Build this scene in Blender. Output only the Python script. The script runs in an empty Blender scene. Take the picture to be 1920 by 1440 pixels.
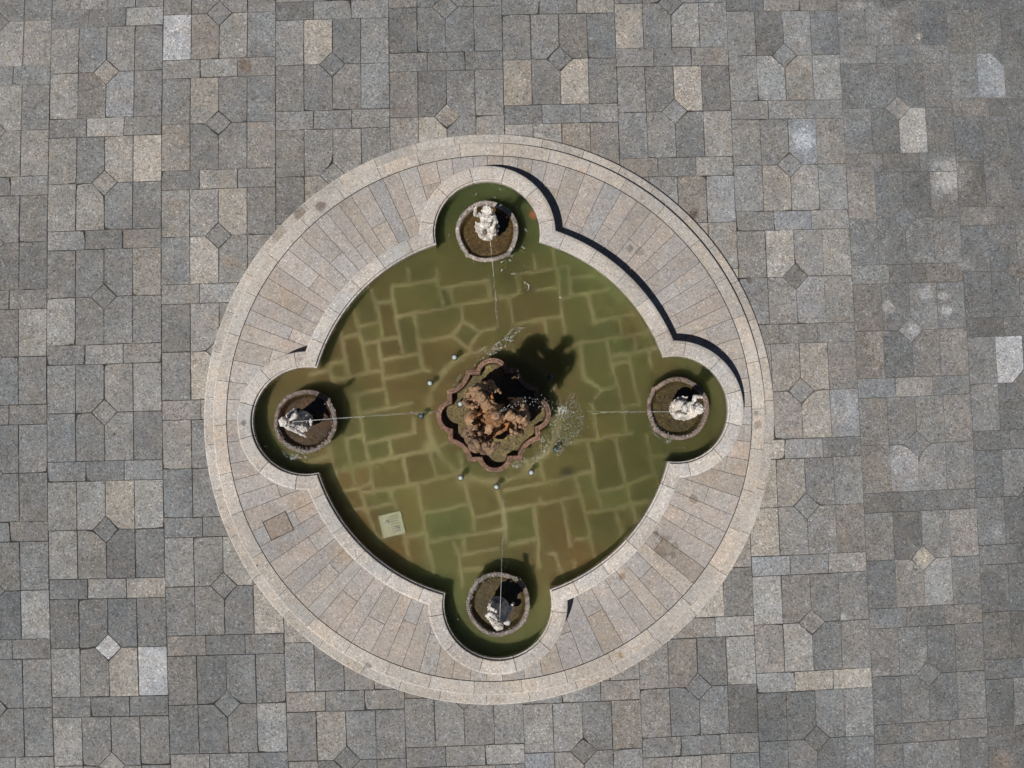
import bpy, bmesh, math, random
import numpy as np
from mathutils import Vector, Matrix, Quaternion

random.seed(7); RNG = np.random.default_rng(11)
scene = bpy.context.scene
COL = scene.collection
PI = math.pi
R_ = math.radians

# ------------------------------------------------------------------ camera: a drone almost straight above the pool
CAM_H, F_PX = 15.2, 1387.0
TILT_X, TILT_Y = 0.046297, -0.016861
CAM_R = Matrix.Rotation(TILT_Y, 3, 'Y') @ Matrix.Rotation(TILT_X, 3, 'X')

def at(px, py, z=0.0):
    """point of the plaza (height z) seen at a photograph pixel of 1920 x 1440: how the place was surveyed"""
    d = CAM_R @ Vector(((px - 960) / F_PX, (720 - py) / F_PX, -1))
    t = (CAM_H - z) / -d.z
    return Vector((d.x * t, d.y * t, z))

# ------------------------------------------------------------------ small helpers
EXPO = 1.0
def lin(c):
    c = c / 255.0
    return c / 12.92 if c <= 0.04045 else ((c + 0.055) / 1.055) ** 2.4
def srgb(r, g, b, k=1.0):
    return (lin(r) * k, lin(g) * k, lin(b) * k, 1.0)

def tag(o, label=None, cat=None, group=None, kind=None):
    if label: o['label'] = label
    if cat: o['category'] = cat
    if group: o['group'] = group
    if kind: o['kind'] = kind
    return o

def empty(name, loc, label=None, cat=None, group=None, rz=0.0):
    o = bpy.data.objects.new(name, None); COL.objects.link(o)
    o.location = loc; o.rotation_euler = (0, 0, rz); o.empty_display_size = 0.2
    return tag(o, label, cat, group)

class MB:
    """collects vertices and faces with a stone tone and a seed per face"""
    def __init__(s): s.v, s.f, s.t, s.sd, s.sm = [], [], [], [], []
    def add(s, verts, faces, tone=(.5, .5, .5, 1), seed=0.0, smooth=False):
        b = len(s.v); s.v += [tuple(p) for p in verts]
        for f in faces:
            s.f.append(tuple(b + i for i in f)); s.t.append(tone); s.sd.append(seed); s.sm.append(smooth)
    def bm(s, bm, tone=(.5, .5, .5, 1), seed=0.0, smooth=True):
        bm.verts.index_update()
        s.add([v.co.copy() for v in bm.verts], [[v.index for v in f.verts] for f in bm.faces], tone, seed, smooth)
        bm.free()
    def build(s, name, mat, parent=None, loc=None):
        me = bpy.data.meshes.new(name); me.from_pydata(s.v, [], s.f)
        a = me.attributes.new('tone', 'FLOAT_COLOR', 'FACE'); a.data.foreach_set('color', np.array(s.t, dtype=np.float32).ravel())
        a = me.attributes.new('seed', 'FLOAT', 'FACE'); a.data.foreach_set('value', np.array(s.sd, dtype=np.float32))
        me.polygons.foreach_set('use_smooth', np.array(s.sm, dtype=bool))
        me.materials.append(mat); me.update()
        o = bpy.data.objects.new(name, me); COL.objects.link(o)
        if parent: o.parent = parent
        if loc is not None: o.location = loc
        return o

# ------------------------------------------------------------------ materials
class NT:
    def __init__(s, name):
        s.m = bpy.data.materials.new(name); s.m.use_nodes = True; s.t = s.m.node_tree; s.t.nodes.clear()
        s.out = s.n('ShaderNodeOutputMaterial')
    def n(s, typ, **kw):
        d = s.t.nodes.new(typ)
        for k, v in kw.items(): setattr(d, k, v)
        return d
    def l(s, a, b): s.t.links.new(a, b)
    def val(s, sock, v):
        if hasattr(v, 'is_output'): s.l(v, sock)
        else: sock.default_value = v
    def math(s, op, a, b=0.0, c=None, clamp=False):
        d = s.n('ShaderNodeMath', operation=op, use_clamp=clamp); s.val(d.inputs[0], a); s.val(d.inputs[1], b)
        if c is not None: s.val(d.inputs[2], c)
        return d.outputs[0]
    def noise(s, vec, scale, detail=3.0, rough=.6, dist=0.0):
        d = s.n('ShaderNodeTexNoise'); s.l(vec, d.inputs['Vector']); d.inputs['Scale'].default_value = scale
        d.inputs['Detail'].default_value = detail; d.inputs['Roughness'].default_value = rough; d.inputs['Distortion'].default_value = dist
        return d.outputs['Fac']
    def mapr(s, v, a, b, c, d, smooth=False):
        m = s.n('ShaderNodeMapRange'); m.interpolation_type = 'SMOOTHSTEP' if smooth else 'LINEAR'
        s.val(m.inputs[0], v)
        for i, x in zip((1, 2, 3, 4), (a, b, c, d)): s.val(m.inputs[i], x)
        return m.outputs[0]
    def mix(s, f, a, b, mode='MIX'):
        d = s.n('ShaderNodeMix', data_type='RGBA', blend_type=mode, clamp_factor=True)
        s.val(d.inputs[0], f); s.val(d.inputs[6], a); s.val(d.inputs[7], b)
        return d.outputs[2]
    def scale(s, colr, f):
        d = s.n('ShaderNodeVectorMath', operation='SCALE'); s.l(colr, d.inputs[0]); s.val(d.inputs['Scale'], f)
        return d.outputs[0]
    def principled(s, colr, rough=.85, spec=.3, bump=None, bdist=.004, bstr=.5):
        p = s.n('ShaderNodeBsdfPrincipled'); s.val(p.inputs['Base Color'], colr); s.val(p.inputs['Roughness'], rough)
        p.inputs['Specular IOR Level'].default_value = spec
        if bump is not None:
            b = s.n('ShaderNodeBump'); b.inputs['Distance'].default_value = bdist; b.inputs['Strength'].default_value = bstr
            s.l(bump, b.inputs['Height']); s.l(b.outputs[0], p.inputs['Normal'])
        s.l(p.outputs[0], s.out.inputs['Surface'])
        return p

def granite(name, spots=(), contrast=1.0, blotch=.16, gum=1.0, rough=.85, spec=.3):
    g = NT(name)
    ta = g.n('ShaderNodeAttribute', attribute_name='tone'); sa = g.n('ShaderNodeAttribute', attribute_name='seed')
    geo = g.n('ShaderNodeNewGeometry'); pos = geo.outputs['Position']
    off = g.n('ShaderNodeVectorMath', operation='SCALE'); off.inputs[0].default_value = (13.7, 7.3, 5.1); g.l(sa.outputs['Fac'], off.inputs['Scale'])
    ad = g.n('ShaderNodeVectorMath', operation='ADD'); g.l(pos, ad.inputs[0]); g.l(off.outputs[0], ad.inputs[1]); q = ad.outputs[0]
    grain = g.noise(q, 84, 2.0, .8)
    f1 = g.mapr(grain, .30, .70, 1 - .66 * contrast, 1 + .66 * contrast)
    mid = g.mapr(g.noise(q, 14, 4.0, .72), .3, .7, 1 - .2 * contrast, 1 + .2 * contrast)
    big = g.mapr(g.noise(q, 2.4, 5.0, .68, .6), .3, .7, 1 - blotch, 1 + blotch)
    # lichen and wear: paler crusts in patches, dirt in others
    lich = g.mapr(g.noise(q, 5.5, 6.0, .74, .3), .56, .68, 1.0, 1 + 1.5 * blotch)
    dirt = g.mapr(g.noise(q, 3.6, 6.0, .72, .5), .34, .44, 1 - 1.1 * blotch, 1.0)
    big = g.math('MULTIPLY', g.math('MULTIPLY', big, lich), dirt)
    f = g.math('MULTIPLY', g.math('MULTIPLY', f1, mid), big)
    # biotite: dark crystals, feldspar: pale crystals
    vo = g.n('ShaderNodeTexVoronoi', feature='F1'); g.l(q, vo.inputs['Vector']); vo.inputs['Scale'].default_value = 38
    sep = g.n('ShaderNodeSeparateColor'); g.l(vo.outputs['Color'], sep.inputs[0])
    dark = g.mapr(sep.outputs[0], .80, .83, 1.0, 1 - .42 * contrast)
    pale = g.mapr(sep.outputs[1], .90, .93, 1.0, 1 + .55 * contrast)
    f = g.math('MULTIPLY', g.math('MULTIPLY', f, dark), pale)
    # old gum and tar dots
    vg = g.n('ShaderNodeTexVoronoi', feature='F1'); g.l(pos, vg.inputs['Vector']); vg.inputs['Scale'].default_value = 2.3
    sg = g.n('ShaderNodeSeparateColor'); g.l(vg.outputs['Color'], sg.inputs[0])
    thr = g.math('MULTIPLY', g.math('POWER', sg.outputs[0], 2.2), .050 * gum)
    dots = g.mapr(g.math('SUBTRACT', vg.outputs['Distance'], thr), -.004, .012, .28, 1.0)
    f = g.math('MULTIPLY', f, dots)
    # grime that ignores the joints
    grime = g.mapr(g.noise(pos, .33, 5.0, .62, .6), .34, .62, .86, 1.06)
    f = g.math('MULTIPLY', f, grime)
    veil = g.mapr(g.noise(pos, .75, 7.0, .72, .8), .55, .74, 1.0, 1.0 + 1.5 * blotch)
    f = g.math('MULTIPLY', f, veil)
    c = g.scale(ta.outputs['Color'], f)
    # warm / cool minerals
    hue = g.noise(q, 2.6, 3.0)
    c = g.mix(g.mapr(hue, .42, .66, 0, .8), c, g.mix(1.0, c, (1.07, .99, .91, 1), 'MULTIPLY'))
    wob = None; fl = g.n('ShaderNodeVectorMath', operation='MULTIPLY'); g.l(pos, fl.inputs[0]); fl.inputs[1].default_value = (1, 1, 0); flat = fl.outputs[0]
    if spots:
        wob = g.mapr(g.noise(pos, 7, 4.0, .7), .2, .8, -.5, .5)
    for (x, y, r, gain, soft) in spots:
        dd = g.n('ShaderNodeVectorMath', operation='DISTANCE'); g.l(flat, dd.inputs[0]); dd.inputs[1].default_value = (x, y, 0)
        dw = g.math('MULTIPLY_ADD', wob, r * .9, dd.outputs['Value'])
        m = g.mapr(dw, r * (1 - soft), r * 1.15, 1.0, 0.0, True)
        c = g.mix(m, c, g.mix(1.0, c, (gain[0], gain[1], gain[2], 1), 'MULTIPLY'))
    g.principled(c, rough, spec, grain, .004, .45)
    return g.m

def simple(name, rgba, rough=.8, nscale=20, amp=.25, spec=.3, metal=0.0, bump=.003):
    g = NT(name); geo = g.n('ShaderNodeNewGeometry')
    nz = g.noise(geo.outputs['Position'], nscale, 4.0, .65)
    c = g.n('ShaderNodeRGB'); c.outputs[0].default_value = rgba
    p = g.principled(g.scale(c.outputs[0], g.mapr(nz, .3, .7, 1 - amp, 1 + amp)), rough, spec, nz, bump, .5)
    p.inputs['Metallic'].default_value = metal
    return g.m

def spot(px, py, rpx, gain, soft=.5, z=0.0):
    z = {.17: .34, .07: .16, .62: .88}.get(z, z)
    p = at(px, py, z); return (p.x, p.y, rpx * .011, gain, soft)
W3 = lambda k: (k, k, k * 1.01)
plaza_spots = [spot(1507, 262, 28, W3(1.7), .85), spot(1783, 332, 46, W3(2.2), .95), spot(1735, 551, 14, W3(1.6), .5), spot(1768, 555, 12, W3(1.65), .5),
    spot(1774, 581, 12, W3(1.65), .5), spot(1665, 576, 15, W3(1.65), .5), spot(1712, 618, 13, W3(1.4), .7), spot(1633, 672, 10, W3(.75), .5), spot(1806, 495, 12, W3(1.4), .5),
    spot(1676, 26, 9, W3(1.5), .4), spot(1724, 68, 8, (1.7, 1.65, 1.5), .5), spot(458, 122, 16, (.78, .66, .56), .6), spot(1615, 8, 12, W3(1.35), .6),
    spot(1405, 525, 7, (.55, .5, .45), .6), spot(1301, 402, 12, (.5, .45, .42), .6), spot(1733, 1043, 14, (1.25, 1.2, 1.05), .6), spot(1865, 1000, 25, W3(1.25), .9),
    spot(655, 185, 18, W3(1.0)), spot(1632, 1101, 6, W3(1.6), .4), spot(1580, 1158, 9, W3(1.5), .6), spot(1880, 1430, 26, (1.25, 1.1, 1.02), .7),
    spot(430, 490, 20, (1.1, .98, .86), .8), spot(1250, 18, 12, W3(1.0)), spot(1655, 1296, 8, W3(1.3), .6), spot(1706, 1065, 6, W3(1.5), .5)]
plat_spots = [spot(601, 386, 11, (.52, .47, .45), .4, .17), spot(690, 1249, 8, (.52, .52, .52), .5, .17), spot(562, 402, 14, (.62, .58, .55), .5, .07), spot(520, 438, 22, (.78, .76, .72), .8, .07),
    spot(1245, 1010, 10, (.74, .70, .68), .5, .17), spot(1238, 1035, 13, (.72, .68, .66), .5, .17), spot(1265, 1024, 8, (.74, .7, .68), .5, .17), spot(1262, 1040, 7, (.74, .7, .68), .5, .17),
    spot(1300, 936, 8, (.65, .62, .6), .3, .17), spot(1230, 1000, 6, (.6, .57, .55), .3, .17), spot(1166, 1080, 7, (.7, .62, .55), .4, .17), spot(456, 793, 5, (.5, .5, .5), .4, .62),
    spot(1418, 775, 6, (.6, .6, .58), .6, .17), spot(1421, 797, 9, (.68, .66, .64), .6, .17), spot(1326, 640, 9, (.76, .72, .7), .6, .17), spot(1200, 472, 9, (.72, .7, .68), .4, .17), spot(1180, 465, 7, (.6, .6, .6), .3, .17),
    spot(1090, 322, 9, (1.12, 1.0, .9), .8, .17), spot(560, 672, 8, (.75, .73, .72), .4, .62), spot(568, 945, 22, (1.06, .98, .86), .8, .4), spot(640, 1040, 26, (1.05, .98, .86), .8, .4),
    spot(1164, 1229, 6, (.75, .65, .5), .5, .17), spot(1000, 1268, 8, (.85, .85, .83), .6, .4)]
M_PLAZA = granite('worn_grey_granite', plaza_spots, .86, .17)
M_PLAT = granite('pale_granite', plat_spots, .55, .08, .9)
M_MORTAR = simple('dark_joint_mortar', srgb(62, 60, 57), .95, 9, .5)
M_BODY = simple('damp_mortar_core', srgb(70, 66, 60), .95, 15, .3)

# ------------------------------------------------------------------ lattice of the plaza paving (2.4 m modules), surveyed from the photograph
LP = [0.046297, -0.016861, 0.0317757, 0.1578359, 0.019982, 0.0248194, -0.0336361]
CX = [-2.79, 0.95, -0.05, 3.5, -1.05, 3.49, 1.94, -0.13, -0.82, -0.43]
CY = [1.31, -0.03, -0.4, -2.39, -1.52, -1.31, -1.16, -1.8, 0.01, -1.39]
def lattice(u, v):
    a_, b_, c_, s_, tx, ty, k = LP
    X = (u - 4) * s_ + tx; Y = -(v - 3) * s_ + ty
    co, si = math.cos(c_), math.sin(c_); X, Y = co * X - si * Y, si * X + co * Y
    d = CAM_R.transposed() @ Vector((X, Y, -1)); x, y = d.x / -d.z, d.y / -d.z
    r2 = min(x * x + y * y, .75); x *= 1 + k * r2; y *= 1 + k * r2
    a = max(-1.15, min(1.15, (u - 4) / 4.5)); b = max(-1.15, min(1.15, (v - 3) / 3.5))
    B = (1, a, b, a * a, a * b, b * b, a ** 3, a * a * b, a * b * b, b ** 3)
    return at(960 + F_PX * x + sum(p * q for p, q in zip(CX, B)), 720 - F_PX * y + sum(p * q for p, q in zip(CY, B)))

TONE = {'d': (99, 100, 100), 'm': (111, 112, 112), 'g': (126, 126, 125), 'l': (143, 142, 139), 't': (136, 132, 125), 'T': (160, 153, 142),
        'b': (136, 139, 143), 'B': (164, 168, 174), 'W': (164, 164, 162), 'p': (127, 122, 117)}
# one string per module: U1 U2 U3 U4 L1 L2 L3 L4 diamond B1 B2 B3
MOD = {
 (0, -1): '????gggg?mml', (0, 0): 'gmgmgmbmtmlm', (0, 1): 'tmtTttmmtgmm', (0, 2): 'mmmtlmmmmmgg', (0, 3): 'gmggmmgmmmmm', (0, 4): 'tlTtltdddmlT',
 (0, 5): 'ddmdltTBBddm', (0, 6): 'lmmmgmmmtmmm', (-1, 0): 'mmmmttlt?tmm', (-1, 1): 'tttmmmtttmmm', (-1, 2): 'mmmmddddmmmm', (-1, 3): 'mmmtmmmmmmmm', (-1, 4): 'mmmmmmmmmmmm', (-1, 5): 'ggmmdddlmmmm', (-1, 6): 'ggmmggmmgggg',
 (1, 0): 'mmmgBptgmggp', (1, 1): 'gtmmtmppmmtm', (1, 2): 'tpTmmTmmmggg', (1, 3): 'dp??mT??mptt', (1, 4): 'tm??mm??mmmd', (1, 5): 'lgT?mmmTppmm', (1, 6): 'ddmdddmlmgld',
 (2, -1): 'mmmm????mdgg', (2, 0): 'gTmggmggmggg', (2, 1): 'tmggmttttggg', (2, 5): 'gpmmgmppppmp', (2, 6): 'mtmmpdmmdmmm', (2, 4): '????gp???mgt',
 (3, 0): 'pmmmmmmmgmmm', (3, 1): 'pdmggTmgpttt', (3, 6): 'ppppggggmmgl', (3, 5): 'ppppppgggpgg',
 (4, -1): 'mmmm????mmmT', (4, 0): 'mmpmTmTgmmgg', (4, 1): 'gtppTtTtgTtT', (4, 5): 'ppggmmppmmgp', (4, 6): 'ggmpbppgdmmm',
 (5, 0): 'mmmmTmlgdgmg', (5, 1): 'gmTmmgmlgpml', (5, 2): 'ggpbggTttttT', (5, 5): '??tp??Tmmppl', (5, 6): 'ppdlpdmdmmmm',
 (6, 0): 'gdgmggtlmggg', (6, 1): 'ggbpgtggggbl', (6, 2): 'gTgtggbtdtgg', (6, 3): 'ttTpppTbgTbm', (6, 4): 'TtmmTmgpmbgp', (6, 5): 'lpmmplmgplTT', (6, 6): 'ddmgdgddddmm',
 (7, 0): 'dmdmmmmddmmm', (7, 1): 'ddddmmWmppmm', (7, 2): 'pmdgmmmgmlmp', (7, 3): 'pmggpmppbblm', (7, 4): 'pmgppbgmmddd', (7, 5): 'mdgpdplmTmmp', (7, 6): 'pmdmddmmmdpg',
 (8, -1): 'ddddmddddddm', (8, 0): 'dmddmbdddpdd', (8, 1): 'dddmdmdddmdd', (8, 2): 'mdmdddmmmddp', (8, 3): 'mBddmmmddddm', (8, 4): 'dmddmddddmdd', (8, 5): 'mddmmdddddmd', (8, 6): 'dmddddpmdddp'}
PC = Vector((-0.1748, 0.0795, 0)); PR = 5.80        # the round platform

def stone(mb, poly, ztop, zbot, tone, seed, gap=.006, jit=.003, step=.16, bev=.006, tilt=.0, chip=0.0):
    """one stone: convex outline drawn in by the joint, uneven arris, chamfer"""
    n = len(poly)
    cen = sum((Vector((p[0], p[1], 0)) for p in poly), Vector()) / n
    area = sum(poly[i][0] * poly[(i + 1) % n][1] - poly[(i + 1) % n][0] * poly[i][1] for i in range(n))
    P = [Vector((p[0], p[1], 0)) for p in poly]
    if area < 0: P.reverse()
    ins = []
    for i in range(n):
        a, b, c = P[i - 1], P[i], P[(i + 1) % n]
        e1 = (b - a); e2 = (c - b)
        if e1.length < 1e-6 or e2.length < 1e-6: ins.append(b.copy()); continue
        e1.normalize(); e2.normalize()
        n1 = Vector((-e1.y, e1.x, 0)); n2 = Vector((-e2.y, e2.x, 0))
        k = 1 + n1.dot(n2)
        ins.append(b + (n1 + n2) * (gap / max(k, .35)))
    pts = []
    for i in range(n):
        a, b = ins[i], ins[(i + 1) % n]; L = (b - a).length
        m = max(1, int(L / step)); e = (b - a) / max(L, 1e-6); nn = Vector((-e.y, e.x, 0))
        for j in range(m):
            q = a.lerp(b, j / m)
            q = q + nn * (random.uniform(-.2, 1) * jit if j else random.uniform(0, 1) * jit)
            if j == 0 and random.random() < chip: q = q + (cen - q).normalized() * random.uniform(.012, .04)
            pts.append(q)
    k = len(pts)
    tx, ty = random.uniform(-tilt, tilt), random.uniform(-tilt, tilt)
    def zt(q): return ztop + (q.x - cen.x) * tx + (q.y - cen.y) * ty
    v0 = [(q.x, q.y, zbot) for q in pts]; v1 = [(q.x, q.y, zt(q) - bev) for q in pts]
    v2 = []
    for q in pts:
        d = (cen - q); q2 = q + d.normalized() * bev * 1.2; v2.append((q2.x, q2.y, zt(q)))
    faces = [tuple(range(2 * k, 3 * k))]
    for i in range(k):
        j = (i + 1) % k; faces.append((i, j, k + j, k + i)); faces.append((k + i, k + j, 2 * k + j, 2 * k + i))
    b0 = len(mb.f); mb.add(v0 + v1 + v2, faces, tone, seed)
    if chip:
        gain = 1.0
        for i in range(k):
            if i % 3 == 0: gain = random.choice((.7, .8, .9, 1, 1, 1.1, 1.5))
            mb.t[b0 + 2 + 2 * i] = tuple(c * gain for c in tone[:3]) + (1,)

def tone_of(code, amp=4, warm=0.0):
    r, g, b = TONE[code]; d = random.gauss(0, amp); w = random.gauss(0, .9)
    y = (r + g + b) / 3; k = 127 + warm * 4.5 + (y - 121) * .66 if code not in 'BW' else y; r, g, b = (k + (c - y) * .55 for c in (r, g, b))
    w += max(warm, 0) * 1.8
    return srgb(r + d + w, g + d, b + d - w)

def build_plaza():
    mb = MB(); h, a, q = .415, .114, .25
    shapes = [[(-.5, -h), (-q, -h), (-q, 0), (-.5, 0)], [(-q, -h), (0, -h), (0, -a), (-a, 0), (-q, 0)], [(0, -h), (q, -h), (q, 0), (a, 0), (0, -a)], [(q, -h), (.5, -h), (.5, 0), (q, 0)],
              [(-.5, 0), (-q, 0), (-q, h), (-.5, h)], [(-q, 0), (-a, 0), (0, a), (0, h), (-q, h)], [(0, a), (a, 0), (q, 0), (q, h), (0, h)], [(q, 0), (.5, 0), (.5, h), (q, h)],
              [(-a, 0), (0, -a), (a, 0), (0, a)],
              [(-.5, h), (-1 / 6, h), (-1 / 6, 1 - h), (-.5, 1 - h)], [(-1 / 6, h), (1 / 6, h), (1 / 6, 1 - h), (-1 / 6, 1 - h)], [(1 / 6, h), (.5, h), (.5, 1 - h), (1 / 6, 1 - h)]]
    for c in range(-4, 13):
        for k in range(-3, 10):
            vc = k if c % 2 == 0 else k - .5; uc = c + .5
            s = MOD.get((c, k), '?' * 12)
            for i, sh in enumerate(shapes):
                code = s[i] if i < len(s) else '?'
                if code == '?': code = random.choice('dmmmgtpd' if c < 3 else ('mggtpTlg' if 2 <= k <= 5 and c < 6 else ('mmggmptl' if c < 6 else 'ddmmmpmd')))
                poly = [lattice(uc + du + random.uniform(-.002, .002), vc + dv + random.uniform(-.002, .002)) for du, dv in sh]
                if all((p - PC).length < PR - .25 for p in poly): continue
                cc = sum(poly, Vector()) / len(poly); dist = (cc - PC).length - PR
                warm = max(0, 1 - dist / 2.6)  # slabs near the ring paled and warmed, partly lens falloff put into tone
                if cc.x < -5.5 and cc.y > 1: warm = max(warm, .7)
                if cc.x < -5 and cc.y < -1.5 or cc.x > 7.6: warm -= .9          # greyer ends of the square, darkened partly for lens falloff, painted into the tone
                filled = cc.x > 6.6 and random.random() < .75
                stone(mb, poly, random.uniform(-.003, .003) if not filled else random.uniform(-.001, .001), -.03, tone_of(code, 4, warm), random.random() * 9, .003 if filled else .005, .0045, .15, .002 if filled else .004, .0012, .10)
    return mb.build('plaza_paving', M_PLAZA)
o = build_plaza(); tag(o, 'grey and tan granite slab paving laid round small square insets', 'paving', kind='structure')

# wide ground sheet: mortar bed under the slabs, simple granite flags beyond them
g = NT('ground_bed'); geo = g.n('ShaderNodeNewGeometry'); pos = geo.outputs['Position']
br = g.n('ShaderNodeTexBrick'); g.l(pos, br.inputs['Vector']); br.inputs['Scale'].default_value = 1.0
br.inputs['Color1'].default_value = srgb(118, 117, 115); br.inputs['Color2'].default_value = srgb(138, 135, 130); br.inputs['Mortar'].default_value = srgb(60, 58, 56)
br.inputs['Mortar Size'].default_value = .006; br.inputs['Brick Width'].default_value = 1.0; br.inputs['Row Height'].default_value = .6
mo = g.n('ShaderNodeRGB'); mo.outputs[0].default_value = srgb(58, 55, 52)
mcol = g.mix(g.mapr(g.noise(pos, 2.2, 4, .7), .54, .64, 0, .6), mo.outputs[0], srgb(150, 144, 134))
sx = g.n('ShaderNodeSeparateXYZ'); g.l(pos, sx.inputs[0]); mcol = g.mix(g.mapr(sx.outputs[0], 5.6, 7.4, 0, .7), mcol, srgb(112, 110, 106))
ln = g.n('ShaderNodeVectorMath', operation='LENGTH'); g.l(pos, ln.inputs[0])
g.principled(g.mix(g.mapr(ln.outputs['Value'], 11.6, 11.7, 0, 1), mcol, br.outputs['Color']), .95)
mb = MB(); mb.add([(-250, -250, -.012), (250, -250, -.012), (250, 250, -.012), (-250, 250, -.012)], [(0, 1, 2, 3)])
tag(mb.build('ground', g.m), kind='structure')

# ------------------------------------------------------------------ pool outline: a circle with four round lobes
MC = Vector((-0.136, 0.0575, 0)); MR = 3.527; LR = 1.034
LANG = [R_(2.0), R_(91.65), R_(181.6), R_(-88.3)]; LDIST = [3.568, 3.576, 3.593, 3.615]
LC = [MC + Vector((math.cos(a), math.sin(a), 0)) * d for a, d in zip(LANG, LDIST)]
def arcs(d):
    """the 8 arcs of the outline moved outward by d: (centre, radius, a0, a1), counter-clockwise"""
    R, r = MR + d, LR + d; out = []
    half = []
    for D in LDIST:
        x = (R * R - r * r + D * D) / (2 * D); half.append((math.acos(max(-1, min(1, x / R))), math.atan2(math.sqrt(max(R * R - x * x, 0)), x - D)))
    for i in range(4):
        A, (hm, hl) = LANG[i], half[i]
        out.append((LC[i], r, A - hl, A + hl))
        B = LANG[(i + 1) % 4]
        while B < A: B += 2 * PI
        out.append((MC, R, A + hm, B - half[(i + 1) % 4][0]))
    return out
AMID = arcs(.15)
def outline_pt(path, d, A=None):
    """path in 0..8: integer part the arc, fraction along it"""
    A = A or arcs(d); i = int(path) % 8; t = path - int(path); c, r, a0, a1 = A[i]; a = a0 + (a1 - a0) * t
    m0, m1 = AMID[i][2:]; e = min(t, 1 - t) / .07; w = 1.0 if e >= 1 else e * e * (3 - 2 * e)      # joints run square to the wall
    a += (m0 + (m1 - m0) * t - a) * w
    return Vector((c.x + math.cos(a) * r, c.y + math.sin(a) * r, 0))
def inside(p, d=0.0):
    return (Vector((p[0], p[1], 0)) - MC).length < MR + d or any((Vector((p[0], p[1], 0)) - c).length < LR + d for c in LC)
def inside_np(X, Y, d=0.0):
    m = np.hypot(X - MC.x, Y - MC.y) < MR + d
    for c in LC: m |= np.hypot(X - c.x, Y - c.y) < LR + d
    return m
def ring_pts(d, n_lobe=48, n_main=48):
    A = arcs(d); out = []
    for i in range(8):
        n = n_lobe if i % 2 == 0 else n_main
        out += [outline_pt(i + j / n, d, A) for j in range(n)]
    return out

# ------------------------------------------------------------------ round platform: low step, kerb ring, radial paving
plat = empty('fountain_platform', (PC.x, PC.y, 0), 'round pale granite platform with two low steps and radial slabs', 'platform')
def pol(r, a): return Vector((PC.x + r * math.cos(a), PC.y + r * math.sin(a), 0))
PT = [(168, 161, 155), (165, 158, 153), (161, 155, 151), (170, 161, 154), (170, 164, 158), (158, 154, 151), (161, 153, 145)]
def ptone(w=None):
    r, g, b = random.choice(PT) if w is None else w; d = random.gauss(0, 4.2); e = random.gauss(0, 1.2); return srgb(r + d + e, g + d, b + d - e)
def ring_stone(mb, r0, r1, a0, a1, zt, zb, tone, gap=.004, nose=.022):
    """curved step stone with rounded nosing"""
    seed = random.random() * 9; n = max(3, int((a1 - a0) * r1 / .1)); ga = gap / r1; a0 += ga; a1 -= ga
    prof = [(r0, zt), (r1 - nose * 1.2, zt), (r1 - nose * .4, zt - nose * .35), (r1, zt - nose), (r1, zb)]
    dz = random.uniform(-.0015, .0015); V = []; F = []; m = len(prof)
    for i in range(n + 1):
        a = a0 + (a1 - a0) * i / n
        for (r, z) in prof: p = pol(r, a); V.append((p.x - PC.x, p.y - PC.y, z + dz))
    for i in range(n):
        for j in range(m - 1): F.append((i * m + j, i * m + j + 1, (i + 1) * m + j + 1, (i + 1) * m + j))
    # joint cheeks
    b = len(V); p0 = pol(r0, a0) - PC; p1 = pol(r0, a1) - PC
    V += [(p0.x, p0.y, zb), (p1.x, p1.y, zb)]
    F.append((b, 4, 3, 2, 1, 0)); F.append(tuple([b + 1] + [n * m + j for j in range(m)]))
    worn_sunlit = tuple(c * 1.22 for c in tone[:3]) + (1,)  # paler nosing: sun-catching edge painted into the tone, beside slight wear
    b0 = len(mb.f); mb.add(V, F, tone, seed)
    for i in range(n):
        for j in (1, 2): mb.t[b0 + i * (m - 1) + j] = worn_sunlit
def angles(n, jitter, a0=0.0):
    w = [1 + random.uniform(-jitter, jitter) for _ in range(n)]; s = sum(w); out = [a0]
    for x in w: out.append(out[-1] + x / s * 2 * PI)
    return out
R1, R2, R3 = 5.795, 5.545, 5.275
mb = MB(); an = angles(40, .12, .05)
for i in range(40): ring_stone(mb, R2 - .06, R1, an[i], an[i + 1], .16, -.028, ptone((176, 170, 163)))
mb.build('lower_step', M_PLAT, plat)
mb = MB(); an = angles(38, .12, .02)
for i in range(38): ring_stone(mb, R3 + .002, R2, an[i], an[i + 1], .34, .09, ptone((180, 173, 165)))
mb.build('upper_step', M_PLAT, plat)
Z_PLT = .34
mb = MB(); an = angles(90, .22, .03)
COVER = at(522, 986, .34)
cov_a = math.atan2(COVER.y - PC.y, COVER.x - PC.x)
def r_in(a):
    r = R3 - .2; d = Vector((math.cos(a), math.sin(a), 0))
    while r > 2 and not inside(PC + d * r, .14): r -= .02
    return r
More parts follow.
